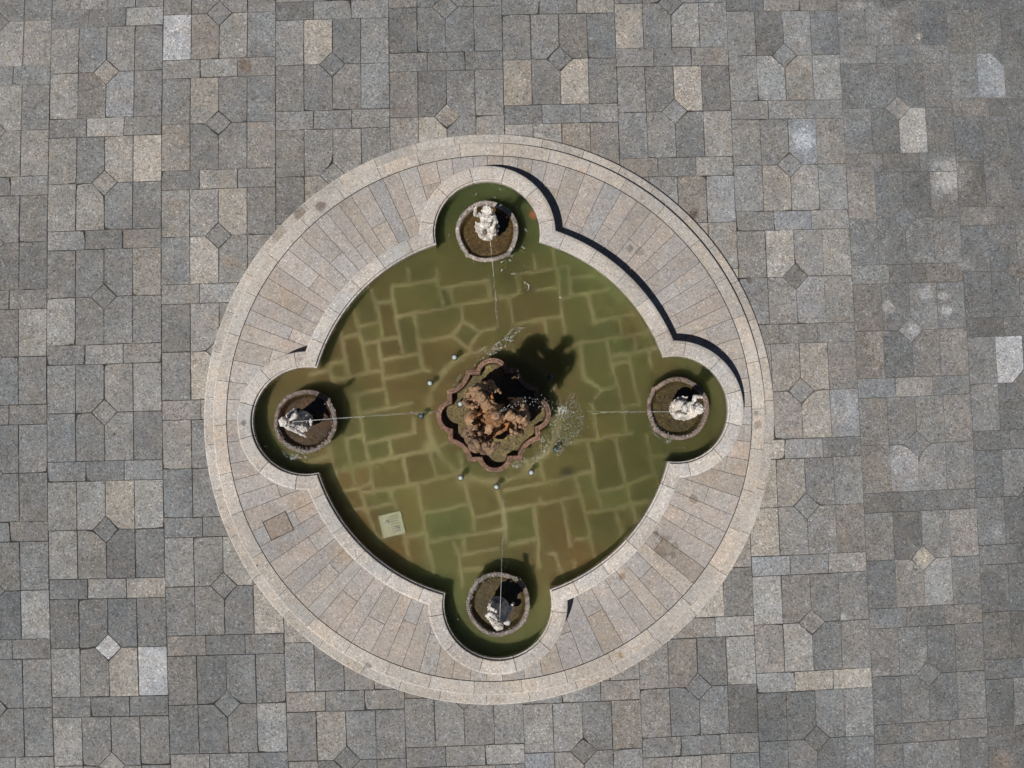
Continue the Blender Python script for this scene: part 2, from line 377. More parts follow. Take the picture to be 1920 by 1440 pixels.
for i in range(90):
    a0, a1 = an[i], an[i + 1]
    ri = [r_in(a0 + (a1 - a0) * j / 4) for j in range(5)]
    cuts = [(0, 1)]
    L = R3 - max(ri)
    if L > .75 and i % 2 == 0:
        c = random.uniform(.38, .66); cuts = [(0, c), (c, 1)]
    for (c0, c1) in cuts:
        f = lambda j, c: (R3 - .009) + (ri[j] - R3) * c
        outer = [pol(f(0, 0) if c0 == 0 else R3 + (ri[2] - R3) * c0, a0 + (a1 - a0) * j / 4) for j in range(5)]
        inner = [pol(f(j, 1) if c1 == 1 else R3 + (ri[2] - R3) * c1, a0 + (a1 - a0) * j / 4) for j in range(4, -1, -1)]
        poly = [(p.x - PC.x, p.y - PC.y) for p in outer + inner]
        t = ptone((160, 152, 144)) if random.random() < .10 else ptone()
        stone(mb, poly, Z_PLT - .002 + random.uniform(-.0012, .0012), .2, t, random.random() * 9, .0032, .0012, .3, .002, .0004, .0)
mb.build('radial_paving', M_PLAT, plat)
# core under the stones (an annulus that leaves the pool free)
mb = MB(); n = 96; V = []
for (r, z) in ((R1 - .03, -.03), (R1 - .03, .1), (R2 - .02, .1), (R2 - .02, .315)):
    V += [(r * math.cos(2 * PI * i / n), r * math.sin(2 * PI * i / n), z) for i in range(n)]
V += [(q.x - PC.x, q.y - PC.y, .315) for q in [PC + Vector((math.cos(2 * PI * i / n), math.sin(2 * PI * i / n), 0)) * r_in(2 * PI * i / n) for i in range(n)]]
F = []
for k in range(4):
    for i in range(n): j = (i + 1) % n; F.append((k * n + i, k * n + j, (k + 1) * n + j, (k + 1) * n + i))
mb.add(V, F); mb.build('platform_core', M_MORTAR, plat)

# metal free access slab set in the radial paving
cover = empty('access_cover', (COVER.x, COVER.y, .34), 'square brownish stone access cover set in the platform paving, left of the lower lobe', 'access cover', rz=cov_a + R_(-2))
mb = MB(); w, d_ = .20, .245
stone(mb, [(-d_, -w), (d_, -w), (d_, w), (-d_, w)], .004, -.02, srgb(150, 138, 128), 3.3, .012, .003, .1, .004, 0, .2); mb.build('cover_slab', M_PLAT, cover)
mb = MB()
for (x0, x1, y0, y1) in ((-d_ - .006, d_ + .006, -w - .006, -w + .008), (-d_ - .006, d_ + .006, w - .008, w + .006), (-d_ - .006, -d_ + .008, -w + .009, w - .009), (d_ - .008, d_ + .006, -w + .009, w - .009)):
    mb.add([(x0, y0, .002), (x1, y0, .002), (x1, y1, .002), (x0, y1, .002)], [(0, 1, 2, 3)])
mb.build('frame', simple('dark_iron_edge', srgb(40, 38, 36), .7, 30, .3), cover)

# ------------------------------------------------------------------ pool wall: core and coping blocks
Z_COP, Z_WAT, Z_FLR = .88, .735, .42
wall = empty('pool_wall', (MC.x, MC.y, 0), 'low lobed pale granite parapet with rounded coping round the green pool', 'pool wall')
mb = MB(); prof = [(.285, .2), (.285, .815), (.25, .84), (.06, .84), (.045, .80), (.012, .79), (.012, .30)]
rings = [[(q.x - MC.x, q.y - MC.y, z) for q in ring_pts(d)] for d, z in prof]; n = len(rings[0]); V = sum(rings, []); F = []
for k in range(len(prof) - 1):
    for i in range(n): j = (i + 1) % n; F.append((k * n + i, k * n + j, (k + 1) * n + j, (k + 1) * n + i))
mb.add(V, F, srgb(120, 118, 105), 2.0); mb.build('wall_core', M_PLAT, wall)
# coping joints, from the photograph: positions along the eight arcs
joints = []
for i in range(8):
    if i % 2 == 0: joints += [i + t for t in (.075, .24, .41, .575, .745, .92)]
    else: joints += [i + t + random.uniform(-.012, .012) for t in (.10, .30, .50, .70, .90)]
PROF = [(0.31, 0.26), (0.31, 0.815), (0.3, 0.838), (0.272, 0.856), (0.262, 0.859), (0.256, 0.856), (0.25, 0.869), (0.246, 0.8745), (0.045, 0.88), (0.032, 0.8765), (0.028, 0.866), (0.028, 0.832), (0.024, 0.826), (0.002, 0.826), (-0.004, 0.82), (-0.004, 0.74)]
ARCP = [arcs(d) for d, z in PROF]
mb = MB()
for bi in range(len(joints)):
    s0, s1 = joints[bi], joints[(bi + 1) % len(joints)]
    if s1 < s0: s1 += 8
    seed = random.random() * 9; t = ptone((187, 180, 173)) if random.random() < .6 else ptone((183, 178, 172))
    gp = .0014
    L0 = .45
    ps = [s0 + gp]
    s = s0
    N = max(6, int((s1 - s0) * 44))
    ps = [s0 + gp + (s1 - s0 - 2 * gp) * i / N for i in range(N + 1)]
    crn = [c for c in range(int(s0) + 1, int(s1) + 1) if s0 < c < s1]
    for c in crn: ps = [p for p in ps if abs(p - c) > .012] + [c - 1e-7, c + 0.0]
    ps.sort(); m = len(PROF); V = []; F = []; dz = random.uniform(-.0025, .0025)
    for p in ps:
        for j, (d, z) in enumerate(PROF):
            q = outline_pt(p % 8 if abs(p % 8 - 8) > 1e-6 else 7.9999999, d, ARCP[j]); V.append((q.x - MC.x, q.y - MC.y, z + dz))
    k = len(ps)
    for i in range(k - 1):
        for j in range(m - 1): F.append((i * m + j, (i + 1) * m + j, (i + 1) * m + j + 1, i * m + j + 1))
    F.append(tuple(range(m - 1, -1, -1))); F.append(tuple((k - 1) * m + j for j in range(m)))
    b0 = len(mb.f); mb.add(V, F, t, seed); worn_sunlit = tuple(c * 1.14 for c in t[:3]) + (1,)
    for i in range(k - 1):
        for j in (1, 2, 3, 6, 9): mb.t[b0 + i * (m - 1) + j] = worn_sunlit
mb.build('coping', M_PLAT, wall)

# ------------------------------------------------------------------ pool floor with silted joints
SEG = []
def segs(ox, oy, sc, txt):
    for line in txt.strip().split('\n'):
        pts = [tuple(float(x) for x in p.split(',')) for p in line.split()]
        w = [at(ox + x / sc, oy + y / sc, Z_FLR) for x, y in pts]
        for a, b in zip(w, w[1:]): SEG.append((a.x, a.y, b.x, b.y))
segs(570, 430, 5.333, """480,750 580,1150 640,1430
350,950 450,1440
650,560 725,740 785,1095
870,600 985,1230
720,740 880,715
540,975 740,930
380,1080 540,1050
590,1145 960,1080
910,885 1540,760 1920,690
880,570 1340,500
1330,520 1390,780
1380,590 1850,510
1450,590 1500,765
1100,860 1190,1400
1560,770 1590,920
1590,920 1760,1020 1640,1190 1490,1070 1590,920
1140,1125 1490,1070
1640,1190 1700,1240
760,1310 1170,1240
740,1140 790,1440
260,1340 420,1310
1760,1020 1900,1000
1850,510 1860,680
1040,390 1045,510
1330,400 1345,520""")
segs(900, 430, 5.333, """540,250 560,390
370,450 860,370
730,220 800,640 830,900 850,1080
870,380 920,650
800,690 1270,600
920,490 1140,465
1080,650 1140,930
0,720 360,650
580,610 760,580
280,690 330,930
340,950 830,870
640,920 670,1050
1140,930 1530,850
870,1165 1680,1030
1400,900 1420,1060
1270,1090 1330,1430
1000,1160 1040,1430
1550,1080 1560,1200
1340,1270 1790,1180
1480,1260 1520,1430
1330,1350 1480,1310
1690,1200 1720,1380
360,470 390,640
50,500 100,690
0,1020 150,980""")
segs(580, 850, 5.333, """0,90 180,30
190,210 830,40 1180,-10
210,0 240,190 290,390
390,0 420,130 450,300
580,30 650,390
940,70 990,310
1210,0 1270,240
290,390 480,350 620,300
520,400 960,330 1500,200
500,360 700,930
380,585 570,545
810,390 960,830 1010,1150
560,570 850,490
1080,310 1130,600 1180,900 1250,1200
1130,600 1600,510
1560,300 1640,650 1650,800
1640,650 1920,580
1190,890 1920,760
660,860 750,840
980,830 1160,800
1440,900 1500,1030 1530,1330
1540,840 1560,1010
1500,1020 1880,950
900,1090 1010,1070
1130,1210 1250,1195
1500,1170 1740,1150
1500,0 1530,150 1500,220""")
segs(920, 850, 5.333, """60,370 130,570 150,880
130,370 600,290 860,210 1000,180
20,600 560,490 900,420
980,0 1060,360 1110,580
850,240 940,600 1050,1060
1280,0 1360,340 1450,690
1070,390 1340,320 1640,210
950,610 1250,550 1560,480
1240,560 1310,830
430,540 490,980
710,480 800,920
830,860 1000,830
180,910 480,850
490,440 500,490
1590,0 1640,200
1600,40 1780,20
590,1010 660,1010 720,1250
470,1000 490,1130
830,1080 850,1180
0,780 150,740
500,110 540,270""")
segs(580, 680, 6.857, """0,160 280,90
260,0 300,220
470,0 520,190
740,0 750,120
920,0 960,300 1020,570
340,220 920,110
960,210 1460,100 1560,110
1440,0 1470,90
560,420 960,330
600,430 680,900 760,1300
690,650 1320,520
470,980 700,930
740,1040 1360,900
470,980 540,1360
1020,980 1050,1210
1330,720 1350,900
260,1410 800,1270 1580,1120 1800,1030
1210,1230 1250,1440
250,1100 310,1400
0,1260 260,1180
1580,1150 1620,1440""")
segs(980, 680, 6.857, """760,0 800,220 1010,350 1200,290
1010,350 930,450
1140,20 1260,450 1340,900
1370,0 1510,520 1290,580
900,540 960,960
620,1040 1400,900
840,1050 920,1430
1200,960 1310,1430
1590,940 1680,1220 1900,1180
350,1080 150,1280
200,1280 250,1440""")
RC = at(925, 778, Z_FLR); RR = 122 * .01077
def vnoise(X, Y, s, seed):
    """smooth value noise"""
    r = np.random.default_rng(seed); T = r.random((64, 64)); x, y = X * s + 31.7, Y * s + 17.3
    xi, yi = np.floor(x).astype(int), np.floor(y).astype(int); fx, fy = x - xi, y - yi
    fx, fy = fx * fx * (3 - 2 * fx), fy * fy * (3 - 2 * fy); g_ = lambda a, b: T[a % 64, b % 64]
    return (g_(xi, yi) * (1 - fx) + g_(xi + 1, yi) * fx) * (1 - fy) + (g_(xi, yi + 1) * (1 - fx) + g_(xi + 1, yi + 1) * fx) * fy
def build_floor():
    st = .026; x0, y0, nx, ny = MC.x - 4.95, MC.y - 4.95, int(9.9 / st), int(9.9 / st)
    gx, gy = np.meshgrid(x0 + np.arange(nx + 1) * st, y0 + np.arange(ny + 1) * st)
    ins = inside_np(gx, gy, .03)
    q = ins[:-1, :-1] | ins[1:, :-1] | ins[:-1, 1:] | ins[1:, 1:]
    jj, ii = np.nonzero(q); base = jj * (nx + 1) + ii
    quads = np.stack([base, base + 1, base + nx + 2, base + nx + 1], 1)
    used, inv = np.unique(quads, return_inverse=True); quads = inv.reshape(-1, 4)
    X, Y = gx.ravel()[used], gy.ravel()[used]
    wx = X + .03 * (vnoise(X, Y, 2.7, 1) - .5) + .03 * (vnoise(X, Y, 11, 21) - .5); wy = Y + .03 * (vnoise(X, Y, 2.7, 2) - .5) + .03 * (vnoise(X, Y, 11, 22) - .5)
    D = np.full(len(X), 9.0); cell = np.zeros(len(X))
    for (ax, ay, bx, by) in SEG:
        dx, dy = bx - ax, by - ay; L2 = dx * dx + dy * dy + 1e-9
        t = np.clip(((wx - ax) * dx + (wy - ay) * dy) / L2, 0, 1)
        D = np.minimum(D, np.hypot(wx - ax - t * dx, wy - ay - t * dy))
    ang = np.arctan2(wy - RC.y, wx - RC.x); rd = np.abs(np.hypot(wx - RC.x, wy - RC.y) - RR)
    keep = .35 + .65 * vnoise(np.cos(ang) * 3, np.sin(ang) * 3, 1.6, 5)
    silt = np.exp(-(D / .040) ** 2) * (.45 + .55 * vnoise(X, Y, 1.3, 3)); silt = np.maximum(silt, np.exp(-(rd / .06) ** 2) * keep)
    # silt lies thicker to the lower left, thin in the upper lobe
    # each slab its own shade: flood the cells between the joints
    full = np.full(gx.size, -2, dtype=np.int64); full[used] = np.where(D > .034, -1, -2); W = nx + 1; lab = 0
    for s0 in used:
        if full[s0] != -1: continue
        st_ = [int(s0)]; full[s0] = lab
        while st_:
            c0 = st_.pop()
            for c1 in (c0 + 1, c0 - 1, c0 + W, c0 - W):
                if 0 <= c1 < full.size and full[c1] == -1: full[c1] = lab; st_.append(c1)
        lab += 1
    reg = full[used]; rr_ = np.random.default_rng(5); tb = rr_.normal(0, 1, lab + 3); th = rr_.normal(0, 1, lab + 3)
    cnt = np.bincount(np.maximum(reg, 0), minlength=lab + 3); tb[:lab][cnt[:lab] > 1600] = 0; th[:lab][cnt[:lab] > 1600] = .6
    slab_b = np.where(reg >= 0, tb[np.maximum(reg, 0)], 0.0); slab_h = np.where(reg >= 0, th[np.maximum(reg, 0)], 0.0)
    n1, n2, n3, n4 = vnoise(X, Y, .55, 7), vnoise(X, Y, 1.6, 8), vnoise(X, Y, 6, 9), vnoise(X, Y, 18, 10)
    silt *= .75 + .5 * n2
    top = np.clip((Y - 2.0) / 2.2, 0, 1); silt *= 1 - .85 * top
    right = np.clip((X - .3) / 3.0, 0, 1); silt *= 1 - .45 * right
    C = np.zeros((len(X), 3))
    olive = np.array([lin(101), lin(104), lin(60)]); brown = np.array([lin(108), lin(91), lin(54)]); green = np.array([lin(64), lin(78), lin(36)])
    rust = np.array([lin(112), lin(84), lin(48)]); pale = np.array([lin(168), lin(160), lin(112)])
    mixb = np.clip((n1 - .30) * 1.5 + (n2 - .5) * .6 + .24 * slab_h + .18 * np.clip(-X / 3, 0, 1), 0, 1)[:, None]
    C = olive * (1 - mixb) + brown * mixb
    gk = np.clip(.75 * top + .42 * right + (n1 - .5) * .4 - .25 * np.clip((-Y - 2) / 2, 0, 1), 0, .9)[:, None]; C = C * (1 - gk) + green * gk
    for (px, py, rp, k, colr) in ((675, 985, 38, .8, rust), (750, 1035, 40, .75, rust), (770, 960, 34, .35, rust), (1002, 402, 8, .8, np.array([lin(190), lin(110), lin(76)])), (1185, 612, 34, .5, rust), (1085, 1050, 40, .5, rust),
            (1107, 950, 26, .4, rust), (1050, 990, 34, .3, rust), (600, 860, 34, .4, rust), (645, 760, 30, .2, rust), (1240, 690, 30, .3, rust),
            (1067, 886, 14, .85, np.array([.02, .02, .015])), (1180, 990, 8, .6, np.array([.03, .028, .015])), (814, 852, 9, .7, np.array([.03, .035, .02])),
            (622, 893, 14, .8, pale), (995, 880, 16, .55, pale), (805, 838, 12, .5, pale), (870, 900, 18, .3, pale), (925, 905, 14, .25, pale)):
        c = at(px, py, Z_FLR); dd = np.hypot(X - c.x, Y - c.y) + .12 * (n3 - .5)
        w = (np.clip(1.25 - dd / (rp * .0108), 0, 1) * k)[:, None]; C = C * (1 - w) + colr * w
    C *= (.74 * (1 + .10 * np.clip(slab_b, -2, 2)) * (.72 + .34 * n2 + .22 * n3 + .12 * n4))[:, None]
    s_ = np.clip(silt, 0, 1)[:, None] * .82; C = C * (1 - s_) + pale * .72 * s_
    me = bpy.data.meshes.new('pool_floor')
    Z = np.full(len(X), Z_FLR) + (n3 - .5) * .004 - .004 * (1 - np.clip(silt, 0, 1))
    me.from_pydata(np.stack([X, Y, Z], 1).tolist(), [], quads.tolist())
    a = me.attributes.new('silt', 'FLOAT_COLOR', 'POINT'); a.data.foreach_set('color', np.c_[C, np.ones(len(X))].astype(np.float32).ravel())
    me.polygons.foreach_set('use_smooth', np.ones(len(quads), dtype=bool))
    g = NT('algae_covered_slabs'); at_ = g.n('ShaderNodeAttribute', attribute_name='silt'); geo = g.n('ShaderNodeNewGeometry')
    nz = g.noise(geo.outputs['Position'], 34, 3, .7)
    g.principled(g.scale(at_.outputs['Color'], g.mapr(nz, .3, .7, .86, 1.14)), .95, .1, nz, .003, .3)
    me.materials.append(g.m)
    o = bpy.data.objects.new('pool_floor', me); COL.objects.link(o); return o
tag(build_floor(), kind='structure')

# ------------------------------------------------------------------ water
def water_mat(name, scat, dens, aniso, absorb=None, adens=0, ripple=.012, rscale=5):
    g = NT(name); geo = g.n('ShaderNodeNewGeometry'); pos = geo.outputs['Position']
    h = g.math('ADD', g.noise(pos, rscale, 2, .5, .3), g.math('MULTIPLY', g.noise(pos, rscale * 4.5, 2, .5), .22))
    b = g.n('ShaderNodeBump'); b.inputs['Distance'].default_value = ripple; b.inputs['Strength'].default_value = 1; g.l(h, b.inputs['Height'])
    gl = g.n('ShaderNodeBsdfGlossy'); gl.inputs['Roughness'].default_value = .04; gl.inputs['Color'].default_value = (.9, .9, .9, 1); g.l(b.outputs[0], gl.inputs['Normal'])
    tr = g.n('ShaderNodeBsdfTransparent'); fr = g.n('ShaderNodeFresnel'); fr.inputs['IOR'].default_value = 1.33; g.l(b.outputs[0], fr.inputs['Normal'])
    mx = g.n('ShaderNodeMixShader'); g.l(fr.outputs[0], mx.inputs[0]); g.l(tr.outputs[0], mx.inputs[1]); g.l(gl.outputs[0], mx.inputs[2])
    g.l(mx.outputs[0], g.out.inputs['Surface'])
    if dens:
        v = g.n('ShaderNodeVolumeScatter'); v.inputs['Color'].default_value = scat; v.inputs['Density'].default_value = dens; v.inputs['Anisotropy'].default_value = aniso
        g.l(v.outputs[0], g.out.inputs['Volume'])
        if absorb:
            ab = g.n('ShaderNodeVolumeAbsorption'); ab.inputs['Color'].default_value = absorb; ab.inputs['Density'].default_value = adens
            ads = g.n('ShaderNodeAddShader'); g.l(v.outputs[0], ads.inputs[0]); g.l(ab.outputs[0], ads.inputs[1]); g.l(ads.outputs[0], g.out.inputs['Volume'])
    return g.m
M_WATER = water_mat('murky_green_water', (.22, .29, .17, 1), 7.0, .88)
M_BASINW = water_mat('basin_water', (1, 1, 1, 1), 0, 0, ripple=.006, rscale=9)
mb = MB(); top = [(q.x, q.y, Z_WAT) for q in ring_pts(.010)]; n = len(top)
mb.add(top + [(x, y, .33) for x, y, z in top], [tuple(range(n)), tuple(range(2 * n - 1, n - 1, -1))] + [(i, n + i, n + (i + 1) % n, (i + 1) % n) for i in range(n)])
tag(mb.build('water', M_WATER), kind='structure')

# ------------------------------------------------------------------ sculpting helpers
def ell(bm, c, r, rot=None, seg=14):
    m = Matrix.Translation(Vector(c))
    if rot: m = m @ (Matrix.Rotation(rot[2], 4, 'Z') @ Matrix.Rotation(rot[1], 4, 'Y') @ Matrix.Rotation(rot[0], 4, 'X'))
    rr = r if hasattr(r, '__len__') else (r, r, r)
    bmesh.ops.create_uvsphere(bm, u_segments=seg, v_segments=max(6, seg - 4), radius=1, matrix=m @ Matrix.Diagonal((*rr, 1)))
def limb(bm, pts, seg=10):
    """tapered limb through (point, radius) stations"""
    for (p, r), (q, s) in zip(pts, pts[1:]):
        p, q = Vector(p), Vector(q); d = q - p
        if d.length < 1e-5: continue
        m = Matrix.Translation((p + q) / 2) @ d.to_track_quat('Z', 'Y').to_matrix().to_4x4()
        bmesh.ops.create_cone(bm, cap_ends=True, segments=seg, radius1=r, radius2=s, depth=d.length, matrix=m)
    for (p, r) in pts: ell(bm, p, r, seg=seg)
TEX = {}
def tex(size):
    if size not in TEX:
        t = bpy.data.textures.new('stone_relief_%d' % int(size * 1000), 'CLOUDS'); t.noise_scale = size; t.noise_depth = 3; TEX[size] = t
    return TEX[size]
def sculpt(bm, name, mat, parent, tone, voxel=.018, disp=.02, dsize=.07, smooth=2, loc=(0, 0, 0)):
    me = bpy.data.meshes.new(name + '_raw'); bm.to_mesh(me); bm.free()
    t = bpy.data.objects.new(name + '_raw', me); COL.objects.link(t)
    r = t.modifiers.new('r', 'REMESH'); r.mode = 'VOXEL'; r.voxel_size = voxel
    if smooth: s = t.modifiers.new('s', 'SMOOTH'); s.factor = .5; s.iterations = smooth
    if disp: d = t.modifiers.new('d', 'DISPLACE'); d.texture = tex(dsize); d.strength = disp; d.texture_coords = 'LOCAL'; d.mid_level = .5
    dg = bpy.context.evaluated_depsgraph_get(); nm = bpy.data.meshes.new_from_object(t.evaluated_get(dg))
    bpy.data.objects.remove(t); bpy.data.meshes.remove(me)
    nm.name = name; nf = len(nm.polygons)
    a = nm.attributes.new('tone', 'FLOAT_COLOR', 'FACE'); a.data.foreach_set('color', np.tile(np.array(tone, dtype=np.float32), nf))
    a = nm.attributes.new('seed', 'FLOAT', 'FACE'); a.data.foreach_set('value', np.full(nf, random.random() * 9, dtype=np.float32))
    nm.polygons.foreach_set('use_smooth', np.ones(nf, dtype=bool)); nm.materials.clear(); nm.materials.append(mat)
    o = bpy.data.objects.new(name, nm); COL.objects.link(o); o.parent = parent; o.location = loc
    return o
def scallop(name, mat, parent, tone, rad, ribs=11, depth=.35, spread=R_(105), loc=(0, 0, 0), rot=(0, 0, 0), thick=.03):
    """ribbed shell opening toward +Y"""
    mb = MB(); nu, nv = ribs * 6, 10; V = []
    for side in (0, 1):
        for j in range(nv + 1):
            t = j / nv
            for i in range(nu + 1):
                a = -spread + 2 * spread * i / nu; w = math.cos(ribs * PI * i / nu * 2)
                r = rad * t * (1 + .045 * w * t)
                V.append((math.sin(a) * r, math.cos(a) * r - .0, depth * rad * t * t + .035 * rad * w * t - side * thick))
    n1 = (nu + 1) * (nv + 1); F = []
    for j in range(nv):
        for i in range(nu):
            p = j * (nu + 1) + i; F.append((p, p + 1, p + nu + 2, p + nu + 1)); F.append((n1 + p + nu + 1, n1 + p + nu + 2, n1 + p + 1, n1 + p))
    for i in range(nu): p = nv * (nu + 1) + i; F.append((p, p + 1, n1 + p + 1, n1 + p))
    for j in range(nv):
        p = j * (nu + 1); F.append((p + nu + 1, p, n1 + p, n1 + p + nu + 1)); p += nu; F.append((p, p + nu + 1, n1 + p + nu + 1, n1 + p))
    mb.add(V, F, tone, random.random() * 9, True); o = mb.build(name, mat, parent, loc); o.rotation_euler = rot
    return o
def loft(mb, rings, tone, seed=0.0, cap_top=False, cap_bot=False, smooth=False):
    n = len(rings[0]); V = [p for r in rings for p in r]; F = []
    for k in range(len(rings) - 1):
        for i in range(n): j = (i + 1) % n; F.append((k * n + i, k * n + j, (k + 1) * n + j, (k + 1) * n + i))
    if cap_top: F.append(tuple((len(rings) - 1) * n + i for i in range(n)))
    if cap_bot: F.append(tuple(range(n - 1, -1, -1)))
    mb.add(V, F, tone, seed, smooth)
def offset_ring(pts, d):
    n = len(pts); out = []
    for i in range(n):
        a, b = Vector(pts[i - 1]), Vector(pts[(i + 1) % n]); e = (b - a).normalized(); nn = Vector((-e.y, e.x))
        out.append((pts[i][0] + nn.x * d, pts[i][1] + nn.y * d))
    return out

M_RIM = granite('wet_brown_granite', (), 1.1, .34, 0.3, .6, .25)
M_STATUE = granite('weathered_statue_stone', (), .6, .3, 0.1, .8)
M_RUSTSTONE = granite('rust_stained_stone', (), .75, .34, 0.1, .75)

# ------------------------------------------------------------------ four small basins in the lobes
def small_basin(px, py, ang, label, tone, ftone):
    zr = .89; c = at(px, py, zr); o = empty('shell_basin', (c.x, c.y, Z_FLR), label, 'basin', 'small round basins in the pool lobes', ang)
    n = 120; base = []
    for i in range(n):
        a = 2 * PI * i / n; da = (a - PI / 2 + PI) % (2 * PI) - PI      # front at +Y
        r = .612 + .008 * math.sin(5 * a + px)
        for ear in (-.72, .72): r += .035 * math.exp(-((da - ear) / .07) ** 2)
        if abs(da) < .72: r -= .012 * math.cos(da / .72 * PI / 2)
        base.append((math.cos(a) * r, math.sin(a) * r))
    z0 = zr - Z_FLR
    prof = [(.36, -.02), (.34, .05), (.16, .18), (.05, z0 - .09), (.0, z0 - .045), (.0, z0 - .012), (.012, z0), (.062, z0 + .004), (.076, z0 - .01), (.09, z0 - .05), (.15, z0 - .16)]
    rg = []
    for d, z in prof:
        w = offset_ring(base, d); rg.append([(x + random.uniform(-.004, .004), y + random.uniform(-.004, .004), z + (random.uniform(-.004, .004) if .1 < z else 0)) for x, y in w])
    mb = MB(); loft(mb, rg[:4], srgb(90, 82, 68), 1.0, smooth=True); mb.build('bowl', M_RIM, o)
    mb = MB(); loft(mb, rg[3:10], tone, random.random() * 9); mb.build('rim', M_RIM, o)
    mb = MB(); cen = (0, 0, z0 - .17)
    rr = [rg[9], rg[10]]; loft(mb, rr, ftone, 2.0, cap_top=True); mb.build('basin_floor', M_RIM, o)
    mb = MB(); w = offset_ring(base, .082); mb.add([(x, y, z0 - .05) for x, y in w], [tuple(range(n))], smooth=True); mb.build('basin_water', M_BASINW, o)
    return o, c
rimt = [srgb(146, 137, 130), srgb(112, 101, 92), srgb(122, 107, 97), srgb(120, 111, 104)]
bas_top, c_top = small_basin(913.5, 434, PI + R_(1.6), 'small round stone basin in the top lobe, with a clean pale lower rim', rimt[0], srgb(78, 62, 30))
bas_left, c_left = small_basin(572.5, 790, -PI / 2 + R_(1.6), 'small round basin in the left lobe, rust orange inside with dripping wet rim', rimt[1], srgb(68, 50, 28))
bas_right, c_right = small_basin(1271, 766, PI / 2 + R_(2), 'small round basin in the right lobe, brown rim all round under the pale statue', rimt[2], srgb(70, 60, 32))
bas_bot, c_bot = small_basin(934.5, 1132.5, R_(1.7), 'small round basin in the bottom lobe, rim half in dark statue shadow', rimt[3], srgb(72, 60, 30))

# ------------------------------------------------------------------ four statues: child figures on a shell
def hand(bm, wrist, d, up, s=1.0):
    d = Vector(d).normalized(); up = Vector(up).normalized(); sd = d.cross(up).normalized(); w = Vector(wrist)
    ell(bm, w + d * .035 * s, (.028 * s, .028 * s, .028 * s), seg=8)
    for k, (o_, L) in enumerate(((-.024, .042), (-.008, .05), (.008, .047), (.024, .036))):
        b = w + d * .055 * s + sd * o_ * s; limb(bm, [(b, .010 * s), (b + (d * .7 - up * .5) * L * s, .008 * s)], 6)
    b = w + d * .02 * s + sd * -.03 * s; limb(bm, [(b, .011 * s), (b + (d * .6 - sd * .7) * .04 * s, .009 * s)], 6)
def head(bm, c, f, s=1.0, hair=True):
    """head at c looking along f"""
    c = Vector(c); f = Vector(f).normalized(); up = Vector((0, 0, 1)); sd = f.cross(up).normalized(); up = sd.cross(f).normalized()
    ell(bm, c, (.105 * s, .105 * s, .12 * s)); ell(bm, c + f * .095 * s - up * .015 * s, .026 * s, seg=8)
    for k in (-1, 1):
        ell(bm, c + f * .07 * s + sd * .045 * k * s - up * .035 * s, .042 * s, seg=8); ell(bm, c + sd * .105 * k * s, (.02 * s, .02 * s, .03 * s), seg=8)
    ell(bm, c + f * .075 * s - up * .08 * s, .035 * s, seg=8)
    if hair:
        for i in range(26):
            a = i * 2.4; h = .2 + .8 * (i / 26); rr = math.sqrt(max(0, 1 - h * h * .8))
            v = sd * math.cos(a) * rr - f * (.25 + .75 * abs(math.sin(a))) * rr * (1 if i % 3 else -.3) + up * h
            ell(bm, c + v.normalized() * .105 * s, random.uniform(.028, .042) * s, seg=8)
